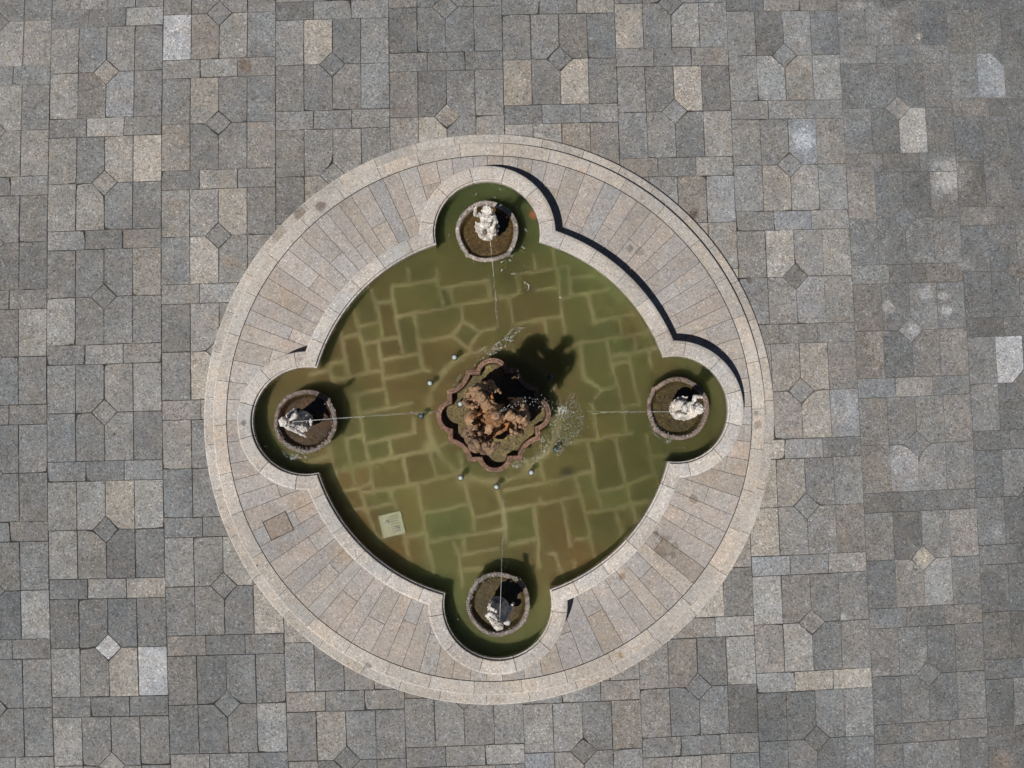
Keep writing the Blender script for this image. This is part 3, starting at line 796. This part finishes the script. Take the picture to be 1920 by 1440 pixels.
def statue(c, ang, pose, label, tone):
    o = empty('fountain_statue', (c.x, c.y, .71), label, 'statue', 'pale stone statues in the small basins', ang)
    bm = bmesh.new(); limb(bm, [((0, -.02, -.02), .25), ((0, -.02, .2), .19), ((0, 0, .36), .17)], 12)
    for i in range(9): a = i * .7 + pose; ell(bm, (math.cos(a) * .19, math.sin(a) * .17 - .02, .06 + .03 * (i % 4)), random.uniform(.06, .1), seg=8)
    if pose == 1:
        limb(bm, [((.03, -.18, .2), .17), ((.02, -.2, .55), .13), ((0, -.21, .8), .08)], 10)
        for i in range(8): ell(bm, (random.uniform(-.2, .2), random.uniform(-.32, -.1), random.uniform(.15, .6)), random.uniform(.06, .11), seg=8)
    sculpt(bm, 'pedestal', M_STATUE, o, tone, .022, .05, .09, 1)
    bm = bmesh.new()
    if pose == 0:      # seated on the shell, leaning back, arms to the right, shell spout in front
        scallop('shell', M_STATUE, o, tone, .285, 10, .30, R_(112), (.0, .0, .38), (R_(-4), 0, 0), .05)
        limb(bm, [((0, -.04, .50), .135), ((0, -.06, .68), .125), ((0, -.075, .86), .135), ((0, -.08, .93), .10), ((-.01, -.075, 1.0), .055), ((-.015, -.07, 1.05), .05)], 12)
        ell(bm, (0, .04, .66), (.11, .09, .11)); ell(bm, (-.08, .0, .86), .07); ell(bm, (.08, .0, .86), .07)
        limb(bm, [((-.08, -.03, .50), .095), ((-.15, .14, .55), .075), ((-.14, .17, .44), .06), ((-.11, .20, .38), .042)]); ell(bm, (-.10, .245, .37), (.03, .06, .025))
        limb(bm, [((.08, -.03, .50), .095), ((.13, .15, .57), .075), ((.10, .19, .46), .06), ((.07, .21, .40), .042)]); ell(bm, (.06, .25, .385), (.03, .06, .025))
        limb(bm, [((-.14, -.08, .92), .062), ((-.21, -.02, .76), .05), ((-.15, .10, .66), .035)]); hand(bm, (-.15, .10, .66), (.3, .9, -.3), (0, 0, 1))
        limb(bm, [((.14, -.08, .92), .062), ((.25, -.06, 1.0), .05), ((.24, -.12, 1.17), .036)]); hand(bm, (.24, -.12, 1.17), (-.3, -.1, 1), (0, 1, 0))
        head(bm, (-.03, -.06, 1.17), (.2, 1, -.25)); nm = 'figure'
    else:              # half kneeling, head thrown back, holding a conch up to the mouth
        scallop('shell', M_STATUE, o, tone, .27, 10, .22, R_(100), (.0, .02, .33), (R_(-2), 0, 0), .05)
        limb(bm, [((0, .0, .50), .14), ((0, -.03, .68), .125), ((.01, -.06, .88), .135), ((0, -.07, .97), .10), ((.0, -.06, 1.04), .055), ((0, -.055, 1.09), .05)], 12)
        ell(bm, (-.08, .02, .88), .07); ell(bm, (.08, .02, .88), .07); ell(bm, (0, .06, .66), (.11, .08, .11))
        limb(bm, [((-.09, .0, .50), .095), ((-.17, .19, .58), .075), ((-.15, .17, .40), .055), ((-.14, .20, .34), .042)]); ell(bm, (-.13, .25, .34), (.03, .06, .025))
        limb(bm, [((.09, .0, .48), .095), ((.17, .14, .40), .08), ((.15, -.06, .36), .055), ((.14, -.2, .34), .04)]); ell(bm, (.14, -.25, .34), (.03, .06, .025))
        limb(bm, [((-.14, -.06, .95), .062), ((-.26, .05, .90), .05), ((-.18, .16, 1.05), .036)]); hand(bm, (-.18, .16, 1.05), (.9, .1, .4), (0, 0, 1))
        limb(bm, [((.14, -.06, .95), .062), ((.24, .10, .86), .05), ((.33, .22, .80), .036)]); hand(bm, (.33, .22, .80), (.5, .8, -.1), (0, 0, 1))
        head(bm, (0, -.05, 1.2), (-.1, .8, .5)); nm = 'figure'
    for i in range(10 if pose == 0 else 26):      # drapery, weed and broken edges
        a = random.uniform(0, 6.28); ell(bm, (math.cos(a) * random.uniform(.08, .2), math.sin(a) * random.uniform(.06, .2) - .04, random.uniform(.4, .9)), random.uniform(.03, .06), seg=8)
    sculpt(bm, nm, M_STATUE, o, tone, .012, .05, .04, 1); o.scale = (.80, .80, 1.15) if pose == 0 else (.76, .76, 1.05)
    if pose == 1:
        bm = bmesh.new(); limb(bm, [((-.03, .07, 1.24), .02), ((-.07, .15, 1.27), .045), ((-.12, .22, 1.32), .07), ((-.16, .27, 1.36), .055)], 10)
        sculpt(bm, 'conch', M_STATUE, o, tone, .012, .015, .03, 1)
    return o
ST = srgb(208, 202, 194); ST2 = srgb(206, 201, 195)
statue(c_top + Vector((0, .02, 0)), PI + R_(1.6), 0, 'pale stone child seated on a scalloped shell in the top lobe basin', ST)
statue(c_left + Vector((-.04, 0, 0)), -PI / 2 + R_(1.6), 1, 'grey stone child with a conch on rocks in the left lobe basin', ST2)
statue(c_right + Vector((.03, 0, 0)), PI / 2 + R_(2), 0, 'pale stone child seated on a scalloped shell in the right lobe basin', ST)
statue(c_bot + Vector((0, -.05, 0)), R_(1.7), 1, 'grey stone child with a conch on rocks in the bottom lobe basin', ST2)

# ------------------------------------------------------------------ central lobed basin
ZR = 1.0
CB = at(925.8, 778, ZR); cb = empty('lobed_basin', (CB.x, CB.y, Z_FLR), 'large brown quatrefoil stone basin with notched corners in the middle of the pool', 'basin', None, R_(1.75))
sc = .01037; quarter = []
def arcp(cx, cy, r, a0, a1, n): return [(cx + math.cos(a0 + (a1 - a0) * i / n) * r, cy + math.sin(a0 + (a1 - a0) * i / n) * r) for i in range(n + 1)]
def line(p, q, n): return [(p[0] + (q[0] - p[0]) * i / n, p[1] + (q[1] - p[1]) * i / n) for i in range(1, n)]
def lobed(d):
    """outline of the lobed basin drawn in by d metres"""
    d = d / sc; r = 32 - d
    h = max(math.asin(min(1, (31.5 - d) / r)), math.acos(max(-1, min(1, (11 - d) / r))))
    q0 = arcp(74, 0, r, 0, h, 16); yc = max(31.5 - d, q0[-1][1]); cx = 85 - d
    R = 39.6 + d; t = math.acos(min(1, (88.5 - cx) / R)); ca = arcp(88.5, 88.5, R, PI + t, 1.5 * PI - t, 12)
    cor_ = (cx + 1e-4, yc)
    half = q0 + line(q0[-1], cor_, 2) + [cor_] + line(cor_, ca[0], 4) + ca
    m_ = [(y, x) for x, y in (q0 + line(q0[-1], cor_, 2) + [cor_] + line(cor_, ca[0], 4))][::-1]
    quad = half + m_[:-1]; out = []
    for k in range(4):
        c_, s_ = math.cos(k * PI / 2), math.sin(k * PI / 2); out += [((x * c_ - y * s_) * sc, (x * s_ + y * c_) * sc) for x, y in quad]
    return out
base = lobed(0)
n = len(base); z0 = ZR - Z_FLR
def shrink(pts, f): return [(x * f, y * f) for x, y in pts]
prof = [(None, .55, -.02), (None, .60, .08), (None, .82, .2), (.05, 1, z0 - .17), (.02, 1, z0 - .08), (.0, 1, z0 - .055), (.0, 1, z0 - .028), (.006, 1, z0 - .022), (.034, 1, z0 - .022), (.038, 1, z0 - .006), (.044, 1, z0), (.082, 1, z0), (.090, 1, z0 - .006), (.094, 1, z0 - .12), (.11, 1, z0 - .24)]
rg = []
for d, f, z in prof:
    w = shrink(base, f) if d is None else lobed(d); rg.append([(x, y, z + (random.uniform(-.003, .003) if d is not None and d < .09 else 0)) for x, y in w])
RT = srgb(126, 98, 82)
mb = MB(); loft(mb, rg[:4], srgb(96, 78, 60), 3.0); mb.build('pedestal', M_RIM, cb)
mb = MB(); loft(mb, rg[3:14], RT, 4.0); mb.build('rim', M_RIM, cb)
mb = MB(); loft(mb, rg[13:], srgb(84, 66, 44), 5.0); mb.add([(x, y, z0 - .24) for x, y, z in rg[-1]], [tuple(range(n))], srgb(104, 92, 58), 6.0)
for a in (35, 128, 200, 300):       # slab joints of the basin floor
    d = Vector((math.cos(R_(a)), math.sin(R_(a)))); p = Vector((-d.y, d.x)) * .004
    V = [d * .35 + p, d * .35 - p, d * .62 - p * .4, d * .62 + p * .4]; mb.add([(v.x, v.y, z0 - .236) for v in V], [(0, 1, 2, 3)], srgb(78, 66, 44), 1)
mb.build('basin_floor', M_RIM, cb)
mb = MB(); w = lobed(.0925); mb.add([(x, y, z0 - .07) for x, y in w], [tuple(range(n))], smooth=True); mb.build('basin_water', M_BASINW, cb)

# ------------------------------------------------------------------ central sculpture
Z_B = ZR - .245
SC = at(931, 781, 1.1); cs = empty('fountain_sculpture', (SC.x, SC.y, Z_B), 'tall rust stained stone group of three bearded figures round a column, on a triangular base', 'sculpture')
OR = srgb(142, 104, 72); ORD = srgb(124, 98, 72); TAN = srgb(156, 126, 98)
def loc3(px, py, z): p = at(px, py, z); return Vector((p.x - SC.x, p.y - SC.y, z - Z_B))
cor = [loc3(886, 742, 1.1), loc3(890, 836, 1.1), loc3(983, 783, 1.1)]
bm = bmesh.new()
def tri_prism(bm, s, z0, z1, r):
    cs_ = [Vector((c.x * s, c.y * s, 0)) for c in cor]; V = []
    for z in (z0, z1): V.append([bm.verts.new((c.x, c.y, z)) for c in cs_])
    a, b = V; bm.faces.new(a[::-1]); bm.faces.new(b)
    for i in range(3): j = (i + 1) % 3; bm.faces.new((a[i], a[j], b[j], b[i]))
mbp = MB()
for s, z0_, z1_ in ((1.12, 0.0, .16), (1.0, .16, .42), (.9, .42, .78)):
    b2 = bmesh.new(); tri_prism(b2, s, z0_, z1_, 0); bmesh.ops.bevel(b2, geom=b2.edges[:], offset=.022, segments=2, affect='EDGES'); bmesh.ops.recalc_face_normals(b2, faces=b2.faces[:]); mbp.bm(b2, ORD if s > 1.05 else TAN, random.random() * 9, False)
mbp.build('triangular_base', M_RUSTSTONE, cs)
bm = bmesh.new(); limb(bm, [((-.1, -.04, .6), .30), ((-.08, -.03, 1.3), .22), ((-.05, -.02, 2.0), .15), ((.0, .0, 2.6), .11), ((.0, .0, 3.0), .08), ((0, 0, 3.35), .06)], 14)
for i in range(24): a = i * 2.39; z = .7 + i * .09; r = .26 - .2 * i / 24; ell(bm, (math.cos(a) * r - .05, math.sin(a) * r - .02, z), random.uniform(.05, .085), seg=8)
sculpt(bm, 'column', M_RUSTSTONE, cs, OR, .018, .06, .05, 1)
bm = bmesh.new(); limb(bm, [((0, 0, 3.28), .10), ((0, 0, 3.38), .065), ((0, 0, 3.46), .09)], 14)
for i in range(8): a = i * PI / 4; ell(bm, (math.cos(a) * .10, math.sin(a) * .10, 3.38), (.04, .04, .07), seg=8)
sculpt(bm, 'finial', M_RUSTSTONE, cs, OR, .014, .01, .05, 1)
mb = MB(); n = 32
rings = [[(math.cos(2 * PI * i / n) * r, math.sin(2 * PI * i / n) * r, z) for i in range(n)] for r, z in ((.044, 3.45), (.048, 3.53), (.042, 3.54), (.030, 3.54), (.026, 3.52), (.026, 3.46))]
loft(mb, rings, srgb(190, 190, 186), 0, smooth=True, cap_top=True); mb.build('nozzle_ring', simple('pale_nozzle_metal', srgb(160, 160, 156), .35, 30, .15, .5), cs)
def triton(c, ang, k, tone):
    """bearded sea figure with its back to the column, fish tail wound round the base, arms raised to the load"""
    bm = bmesh.new(); X = lambda x, y, z: (c.x + math.cos(ang) * x - math.sin(ang) * y, c.y + math.sin(ang) * x + math.cos(ang) * y, z)
    limb(bm, [(X(.02, 0, .45), .19), (X(0, 0, .8), .2), (X(-.01, 0, 1.05), .17), (X(-.02, 0, 1.3), .165), (X(-.03, 0, 1.52), .18), (X(-.02, 0, 1.63), .12), (X(0, 0, 1.7), .075), (X(.02, 0, 1.76), .07)], 12)
    for s in (-1, 1):
        ell(bm, X(.09, .09 * s, 1.46), (.1, .1, .09)); ell(bm, X(-.02, .21 * s, 1.55), .085)
        limb(bm, [(X(-.02, .22 * s, 1.55), .078), (X(.05, .34 * s, 1.5), .066), (X(-.08, .33 * s, 1.74), .05), (X(-.13, .28 * s, 1.84), .04)])
        limb(bm, [(X(.04, .09 * s, .75), .14), (X(.14, .2 * s, .58), .115), (X(.06, .33 * s, .5), .085), (X(-.1, .38 * s, .6), .055), (X(-.16, .4 * s, .78), .03)])
        ell(bm, X(-.16, .4 * s, .84), (.09, .03, .1), (0, 0, ang))
        w = Vector(X(-.13, .28 * s, 1.84)); hand(bm, w, (-math.cos(ang) * .6, -math.sin(ang) * .6, .7), (0, 0, 1), 1.4)
    f = Vector((math.cos(ang), math.sin(ang), -.15)); hc = X(.05, 0, 1.92); head(bm, hc, f, 1.15)
    for i in range(16): a = (i - 7.5) * .13; ell(bm, Vector(hc) + Vector((math.cos(ang + a) * .13, math.sin(ang + a) * .13, -.1 - .03 * (i % 3))), random.uniform(.03, .05), seg=8)
    for i in range(26): ell(bm, X(random.uniform(-.2, .12), random.uniform(-.24, .24), random.uniform(1.5, 2.02)), random.uniform(.03, .065), seg=8)
    for i in range(12): a = random.uniform(0, 6.28); ell(bm, X(math.cos(a) * .2, math.sin(a) * .22, random.uniform(.45, .75)), random.uniform(.06, .11), seg=8)
    bmesh.ops.scale(bm, vec=(.80, .80, 1.26), space=Matrix.Translation((-c.x, -c.y, 0)), verts=bm.verts[:])
    return sculpt(bm, 'bearded_figure', M_RUSTSTONE, cs, tone, .016, .045, .045, 1)
for k, (px, py, t) in enumerate(((899, 739, TAN), (897, 828, srgb(134, 110, 88)), (973, 781, TAN))):
    c = loc3(px, py, 2.5); triton(c, math.atan2(c.y, c.x), k, t)
# carved swags joining the raised arms below the finial
for (p, q, z0_, z1_) in (((899, 741), (929, 775), 2.75, 2.6), ((973, 781), (929, 778), 2.75, 2.6), ((905, 745), (935, 770), 2.1, 2.1), ((897, 828), (926, 782), 2.3, 2.45), ((888, 782), (940, 783), 1.7, 1.75)):
    a, b = loc3(*p, z0_ + Z_B), loc3(*q, z1_ + Z_B); bm = bmesh.new()
    for i in range(7):
        c = a.lerp(b, i / 6); ell(bm, (c.x + random.uniform(-.03, .03), c.y + random.uniform(-.03, .03), c.z - .12 * math.sin(i / 6 * PI)), random.uniform(.06, .1), seg=8)
    sculpt(bm, 'swag', M_RUSTSTONE, cs, OR if z0_ < 2 else TAN, .016, .05, .045, 1)
# ribbed shells between the figures, the water staining them orange
for (px, py, z, r, rz, rx) in ((928, 758, 2.75, .23, R_(95), R_(-20)), (929, 799, 2.3, .27, R_(85), R_(-16)), (946, 790, 2.3, .15, R_(205), R_(-35))):
    p = loc3(px, py, z); scallop('shell', M_RUSTSTONE, cs, srgb(172, 116, 66), r, 9, .22, R_(80), p, (rx, 0, rz), .05)
bm = bmesh.new(); a = cor[1] * .9; b = cor[2] * .9
for i in range(5):
    p = a.lerp(b, .2 + i * .15); ell(bm, (p.x, p.y, .86), (.11, .075, .085), (0, 0, math.atan2(b.y - a.y, b.x - a.x)), 10)
limb(bm, [((a.lerp(b, .12).x, a.lerp(b, .12).y, .78), .05), ((a.lerp(b, .88).x, a.lerp(b, .88).y, .78), .05)], 8)
sculpt(bm, 'garland', M_RUSTSTONE, cs, OR, .016, .015, .05, 1)
bm = bmesh.new(); a = cor[0] * .92; b = cor[1] * .92
limb(bm, [((a.lerp(b, .2).x, a.lerp(b, .2).y, .8), .07), ((a.lerp(b, .5).x - .05, a.lerp(b, .5).y, 1.0), .12), ((a.lerp(b, .8).x, a.lerp(b, .8).y, .8), .07)], 10)
ell(bm, (a.lerp(b, .45).x - .02, a.lerp(b, .45).y, 1.25), (.15, .17, .2))
sculpt(bm, 'fish_head', M_RUSTSTONE, cs, TAN, .016, .02, .05, 1)

# ------------------------------------------------------------------ round pool lamps in a ring round the basin
M_LENS = simple('frosted_lens', srgb(176, 186, 184), .25, 40, .08, .6); M_LENSD = simple('algae_lens', srgb(70, 92, 92), .3, 40, .3, .6); M_HOUS = simple('dark_lamp_housing', srgb(40, 52, 46), .5, 30, .2)
def pool_lamp(px, py, label, clean, z=None):
    zt = Z_WAT + .016 if z is None else z; p = at(px, py, zt); o = empty('pool_lamp', (p.x, p.y, Z_FLR if z is None else z - .2), label, 'pool lamp', 'round pool lamps ringing the central basin')
    hb = zt - o.location.z; mb = MB(); n = 20; ring = lambda r, z: [(math.cos(2 * PI * i / n) * r, math.sin(2 * PI * i / n) * r, z) for i in range(n)]
    loft(mb, [ring(.03, 0), ring(.03, hb - .12), ring(.056, hb - .10), ring(.060, hb - .045), ring(.050, hb - .04)], (.5, .5, .5, 1), smooth=True, cap_top=True); mb.build('housing', M_HOUS, o)
    mb = MB(); loft(mb, [ring(.048 * math.cos(t), hb - .038 + .045 * math.sin(t)) for t in (0, .3, .6, .9, 1.15, 1.4)], (.5, .5, .5, 1), smooth=True, cap_top=True); mb.build('lens', M_LENS if clean else M_LENSD, o)
for (px, py, lb, cl) in ((852, 669.5, 'white round pool lamp above left of the central basin, beside the splash', 1), (806, 718, 'white round pool lamp left of the central basin, between two others', 1),
        (789.5, 779.5, 'dark algae covered pool lamp under the left water jet', 0), (863.5, 896, 'white round pool lamp below left of the central basin', 1), (931, 913, 'white round pool lamp straight below the central basin', 1),
        (996.5, 886, 'white round pool lamp below right of the central basin', 1), (1042, 842, 'dark algae covered pool lamp at the foot of the splash field', 0), (1033, 706, 'dark pool lamp inside the big sculpture shadow', 0)):
    pool_lamp(px, py, lb, cl)
pool_lamp(863, 757, 'white round lamp inside the central basin, left of the figures', 1, ZR - .05)

# pale drain cover on the pool floor
dc = at(735.5, 983, Z_FLR); drain = empty('drain_cover', (dc.x, dc.y, Z_FLR), 'pale square drain cover lying on the pool floor at lower left', 'drain cover', rz=R_(14))
mb = MB(); s_ = .225
b2 = bmesh.new(); bmesh.ops.create_cube(b2, size=1, matrix=Matrix.Translation((0, 0, .02)) @ Matrix.Diagonal((s_ * 2, s_ * 2, .03, 1))); bmesh.ops.bevel(b2, geom=b2.edges[:], offset=.006, segments=2, affect='EDGES')
mb.bm(b2, srgb(214, 212, 190), 0, False); M_DRAIN = simple('pale_drain_plate', srgb(158, 160, 128), .8, 12, .15); mb.build('plate', M_DRAIN, drain)
for (x, y) in ((-.09, .06), (.08, -.1)):
    mb = MB(); n = 16; ring = lambda r, z: [(x + math.cos(2 * PI * i / n) * r, y + math.sin(2 * PI * i / n) * r, z) for i in range(n)]
    loft(mb, [ring(.045, .036), ring(.042, .055), ring(.025, .058)], (.5, .5, .5, 1), smooth=True, cap_top=True); mb.build('knob', simple('grey_knob', srgb(150, 150, 140), .6, 20, .2), drain)
mb = MB()
for i in range(7): y = -.15 + i * .05; mb.add([(-.02, y, .0365), (.15, y, .0365), (.15, y + .012, .0365), (-.02, y + .012, .0365)], [(0, 1, 2, 3)])
mb.build('slots', M_HOUS, drain)

# ------------------------------------------------------------------ water jets, spray and foam
g = NT('white_water'); p = g.principled((.74, .77, .76, 1), .2, .6); p.inputs['Transmission Weight'].default_value = .2; M_DROP = g.m
ICO = bmesh.new(); bmesh.ops.create_icosphere(ICO, subdivisions=1, radius=1); ICO.verts.index_update()
IV = [v.co.copy() for v in ICO.verts]; IF = [tuple(v.index for v in f.verts) for f in ICO.faces]; ICO.free()
OCT_V = [Vector(p) for p in ((1, 0, 0), (0, 1, 0), (-1, 0, 0), (0, -1, 0), (0, 0, 1), (0, 0, -1))]; OCT_F = [(0, 1, 4), (1, 2, 4), (2, 3, 4), (3, 0, 4), (1, 0, 5), (2, 1, 5), (3, 2, 5), (0, 3, 5)]
def drop(mb, c, r, st=None):
    s = st or (1, 1, 1); mb.add([(c[0] + v.x * r * s[0], c[1] + v.y * r * s[1], c[2] + v.z * r * s[2]) for v in IV], IF, smooth=True)
def fleck(mb, x, y, z, r, rz=0.0, el=1.0, h=.4):
    c, s = math.cos(rz), math.sin(rz); mb.add([(x + (v.x * el * c - v.y * s) * r, y + (v.x * el * s + v.y * c) * r, z + v.z * r * h) for v in OCT_V], OCT_F)
def jet(p0, p1, rise, n, label, solid=.2, spread=.03):
    """one thread of water that breaks into beads as it falls"""
    mb = MB(); d = p1 - p0; st = []
    for i in range(n + 1):
        t = min(1, max(0, (i + random.uniform(-.3, .3)) / n)); q = p0 + d * t + Vector((0, 0, 4 * rise * t * (1 - t)))
        s = spread * max(0, t - .25) ** 1.3; q = q + Vector((random.gauss(0, s), random.gauss(0, s), random.gauss(0, s)))
        r = random.uniform(.0030, .004) if t < solid else (random.uniform(.0035, .0075) if random.random() < .7 else .0008)
        if t < solid: st.append((q, r))
        else:
            e = d.normalized() * r; st += [(q - e * 1.5, .0006), (q - e * .8, r * .8), (q, r), (q + e * .8, r * .8), (q + e * 1.5, .0006)]
    rings = []
    for k, (q, r) in enumerate(st):
        e = d.normalized(); s1 = e.cross(Vector((0, 0, 1))).normalized(); s2 = s1.cross(e)
        rings.append([tuple(q + (s1 * math.cos(m * PI / 3) + s2 * math.sin(m * PI / 3)) * r) for m in range(6)])
    loft(mb, rings, (.5, .5, .5, 1), 0, True, True, True)
    return tag(mb.build('water_jet', M_DROP), label, 'water jet', 'thin arcs of water falling toward the pool centre')
jet(at(919, 449, 1.1), at(934, 612, .74), .28, 90, 'thin arc of water from the shell in the top lobe', .05)
jet(at(1255, 772, 1.1), at(1100, 773, .74), .28, 90, 'thin arc of water from the shell in the right lobe', .05)
jet(at(548, 791, 1.95), at(818, 772, .94), .45, 190, 'long thin arc of water crossing from the left lobe statue', .32)
jet(at(937, 1158, 1.95), at(945, 930, .74), .45, 150, 'long thin arc of water crossing from the bottom lobe statue', .34)
# the tall jet from the nozzle, blown to the right
mb = MB(); P0 = at(929, 777, 4.15)
A = [P0, at(985, 740, 5.0), at(1035, 745, 3.6), at(1066, 785, .74)]
for i in range(150):
    t = random.random() ** 1.1
    q = (1 - t) ** 3 * A[0] + 3 * (1 - t) ** 2 * t * A[1] + 3 * (1 - t) * t * t * A[2] + t ** 3 * A[3]
    s = .01 + .16 * t * t; q = q + Vector((random.gauss(0, s), random.gauss(0, s), random.gauss(0, s)))
    if q.z > .74: drop(mb, q, random.uniform(.003, .007))
tag(mb.build('water_spray', M_DROP), 'sparse droplets blown right from the top of the sculpture', 'spray', kind='stuff')

def in_poly(x, y, P):
    c = False
    for i in range(len(P)):
        (x0, y0), (x1, y1) = P[i - 1], P[i]
        if (y0 > y) != (y1 > y) and x < (x1 - x0) * (y - y0) / (y1 - y0) + x0: c = not c
    return c
mb = MB()
def scatter(poly, n, r0, r1, z=None, el=1.6):
    xs = [p[0] for p in poly]; ys = [p[1] for p in poly]; k = 0
    while k < n:
        x, y = random.uniform(min(xs), max(xs)), random.uniform(min(ys), max(ys))
        if not in_poly(x, y, poly): continue
        k += 1; q = at(x, y, Z_WAT + .003); fleck(mb, q.x, q.y, q.z, random.uniform(r0, r1) * .75, random.uniform(0, 6.28), random.uniform(1, el))
scatter([(1072, 733), (1096, 777), (1091, 808), (1068, 835), (1045, 858), (1036, 822), (1030, 790), (1050, 765)], 420, .004, .010)
scatter([(1045, 762), (1062, 762), (1066, 775), (1048, 778)], 90, .005, .012)
scatter([(1012, 800), (1034, 822), (1030, 850), (1000, 870), (985, 872), (1010, 845)], 90, .005, .013)
scatter([(955, 868), (985, 855), (995, 868), (965, 880)], 60, .005, .012)
scatter([(918, 655), (960, 615), (985, 612), (960, 640), (935, 660), (912, 672)], 130, .005, .012)
scatter([(880, 685), (905, 650), (925, 665), (900, 690)], 26, .006, .014)
scatter([(525, 838), (545, 851), (585, 852), (575, 860), (545, 862), (528, 850)], 55, .005, .014)
scatter([(1212, 790), (1235, 820), (1265, 826), (1250, 832), (1225, 815)], 40, .004, .009)
scatter([(870, 690), (850, 720), (845, 735), (860, 715)], 14, .006, .013)
scatter([(900, 880), (975, 880), (965, 910), (900, 910)], 22, .004, .010)
scatter([(830, 350), (1000, 350), (1000, 500), (830, 500)], 46, .004, .010)
scatter([(870, 495), (1010, 495), (1010, 560), (870, 560)], 24, .004, .010)
scatter([(1100, 800), (1240, 800), (1240, 960), (1100, 960)], 46, .003, .008)
scatter([(930, 1020), (1080, 960), (1080, 1080), (950, 1060)], 52, .003, .008)
scatter([(800, 960), (960, 930), (960, 1100), (860, 1090)], 24, .003, .008)
scatter([(620, 520), (1230, 520), (1230, 1060), (620, 1060)], 80, .0025, .006)
scatter([(1180, 830), (1330, 840), (1330, 880), (1180, 890)], 20, .003, .008)
scatter([(480, 740), (520, 740), (520, 860), (480, 860)], 8, .003, .007)
scatter([(840, 1180), (1040, 1150), (1020, 1215), (880, 1220)], 14, .003, .009)
# foam squiggles near the top basin and a few rings
def squiggle(px, py, n, st, r):
    a = random.uniform(0, 6.28); q = at(px, py, Z_WAT + .004)
    x, y = q.x, q.y
    for i in range(n):
        a += random.uniform(-.9, .9); x += math.cos(a) * st; y += math.sin(a) * st; fleck(mb, x, y, q.z, r * random.uniform(.4, 1.0), a, 1.4, .3)
for (px, py, k) in ((894, 361, 6), (873, 384, 4), (937, 352, 5), (984, 430, 6), (985, 467, 8), (961, 473, 9), (938, 492, 6), (944, 505, 7), (958, 515, 8), (984, 528, 12), (990, 536, 10), (1054, 560, 5), (862, 467, 4), (840, 443, 5), (890, 492, 3),
        (958, 490, 5), (1017, 486, 2), (926, 369, 3), (911, 651, 4), (1021, 1002, 2), (1031, 971, 2), (1040, 1024, 3), (1050, 1039, 3), (1068, 1027, 3), (840, 975, 3), (918, 518, 3), (863, 403, 3), (856, 415, 3), (1001, 1161, 2), (858, 1163, 2), (1280, 840, 3)):
    squiggle(px, py, k, .012, .0072)
tag(mb.build('foam', M_DROP), 'white foam flecks floating on the pool', 'foam', kind='stuff')
# drops and painted sun sparkle on the rims of the left, bottom and right basins and the central rim
mb = MB()
def rim_drops(c, zr, a0, a1, n, r0=.50, r1=.62):
    for i in range(n):
        a = R_(random.uniform(a0, a1)); r = random.uniform(r0, r1); fleck(mb, c.x + math.cos(a) * r, c.y + math.sin(a) * r, zr + .006, random.uniform(.003, .008), random.uniform(0, 6), 1.4, .5)
rim_drops(c_left, .895, 195, 320, 90); rim_drops(c_left, .895, -40, 60, 40); rim_drops(c_bot, .895, 90, 200, 70); rim_drops(c_bot, .895, 210, 300, 30); rim_drops(c_right, .895, 180, 290, 80); rim_drops(c_right, .895, 290, 400, 20)
tag(mb.build('rim_splash_sparkle', M_DROP), 'tiny white splashes and painted sun sparkle on the wet basin rims', 'splashes', kind='stuff')
# a fallen leaf floating at the right edge
lf = at(1233, 905, Z_WAT + .006); mb = MB(); V = [(0, -.035, 0), (.02, -.012, .004), (.022, .012, .004), (0, .04, .002), (-.022, .012, .005), (-.02, -.012, .003)]
mb.add(V, [(0, 1, 2, 3), (0, 3, 4, 5)]); lo = mb.build('fallen_leaf', simple('orange_leaf', srgb(190, 110, 40), .7, 60, .2), None, lf); lo.rotation_euler = (0, 0, .7); lo.scale = (.6, .6, .6); tag(lo, 'small orange leaf floating by the right pool edge', 'leaf')

# ------------------------------------------------------------------ light, sky, camera
sun_dir = Vector((.684, .730, -1.80)).normalized()
L = bpy.data.lights.new('sun', 'SUN'); L.energy = 5.0; L.angle = R_(.53); L.color = (1.0, .975, .935)
so = bpy.data.objects.new('sun', L); COL.objects.link(so); so.rotation_euler = sun_dir.to_track_quat('-Z', 'Y').to_euler(); so.location = (-8, -8, 20)
w = bpy.data.worlds.new('World'); scene.world = w; w.use_nodes = True; nt = w.node_tree; nt.nodes.clear()
sk = nt.nodes.new('ShaderNodeTexSky'); sk.sky_type = 'NISHITA'; sk.sun_disc = False; sk.air_density = .55; sk.dust_density = .25; sk.altitude = 700; sk.sun_elevation = R_(61); sk.sun_rotation = math.atan2(-sun_dir.x, -sun_dir.y)
bg = nt.nodes.new('ShaderNodeBackground'); bg.inputs['Strength'].default_value = .05; wo = nt.nodes.new('ShaderNodeOutputWorld')
nt.links.new(sk.outputs[0], bg.inputs[0]); nt.links.new(bg.outputs[0], wo.inputs[0])
cam = bpy.data.cameras.new('camera'); cam.sensor_width = 36; cam.lens = F_PX / 1920 * 36; cam.clip_end = 1000; cam.clip_start = .1
co = bpy.data.objects.new('camera', cam); COL.objects.link(co); co.location = (0, 0, CAM_H); co.rotation_euler = CAM_R.to_euler(); scene.camera = co
scene.view_settings.view_transform = 'Standard'; scene.view_settings.look = 'None'; scene.view_settings.exposure = -.35; scene.view_settings.gamma = 1.0
scene.render.engine = 'CYCLES'; cy = scene.cycles; cy.use_denoising = True; cy.volume_bounces = 6; cy.max_bounces = 12; cy.transparent_max_bounces = 12
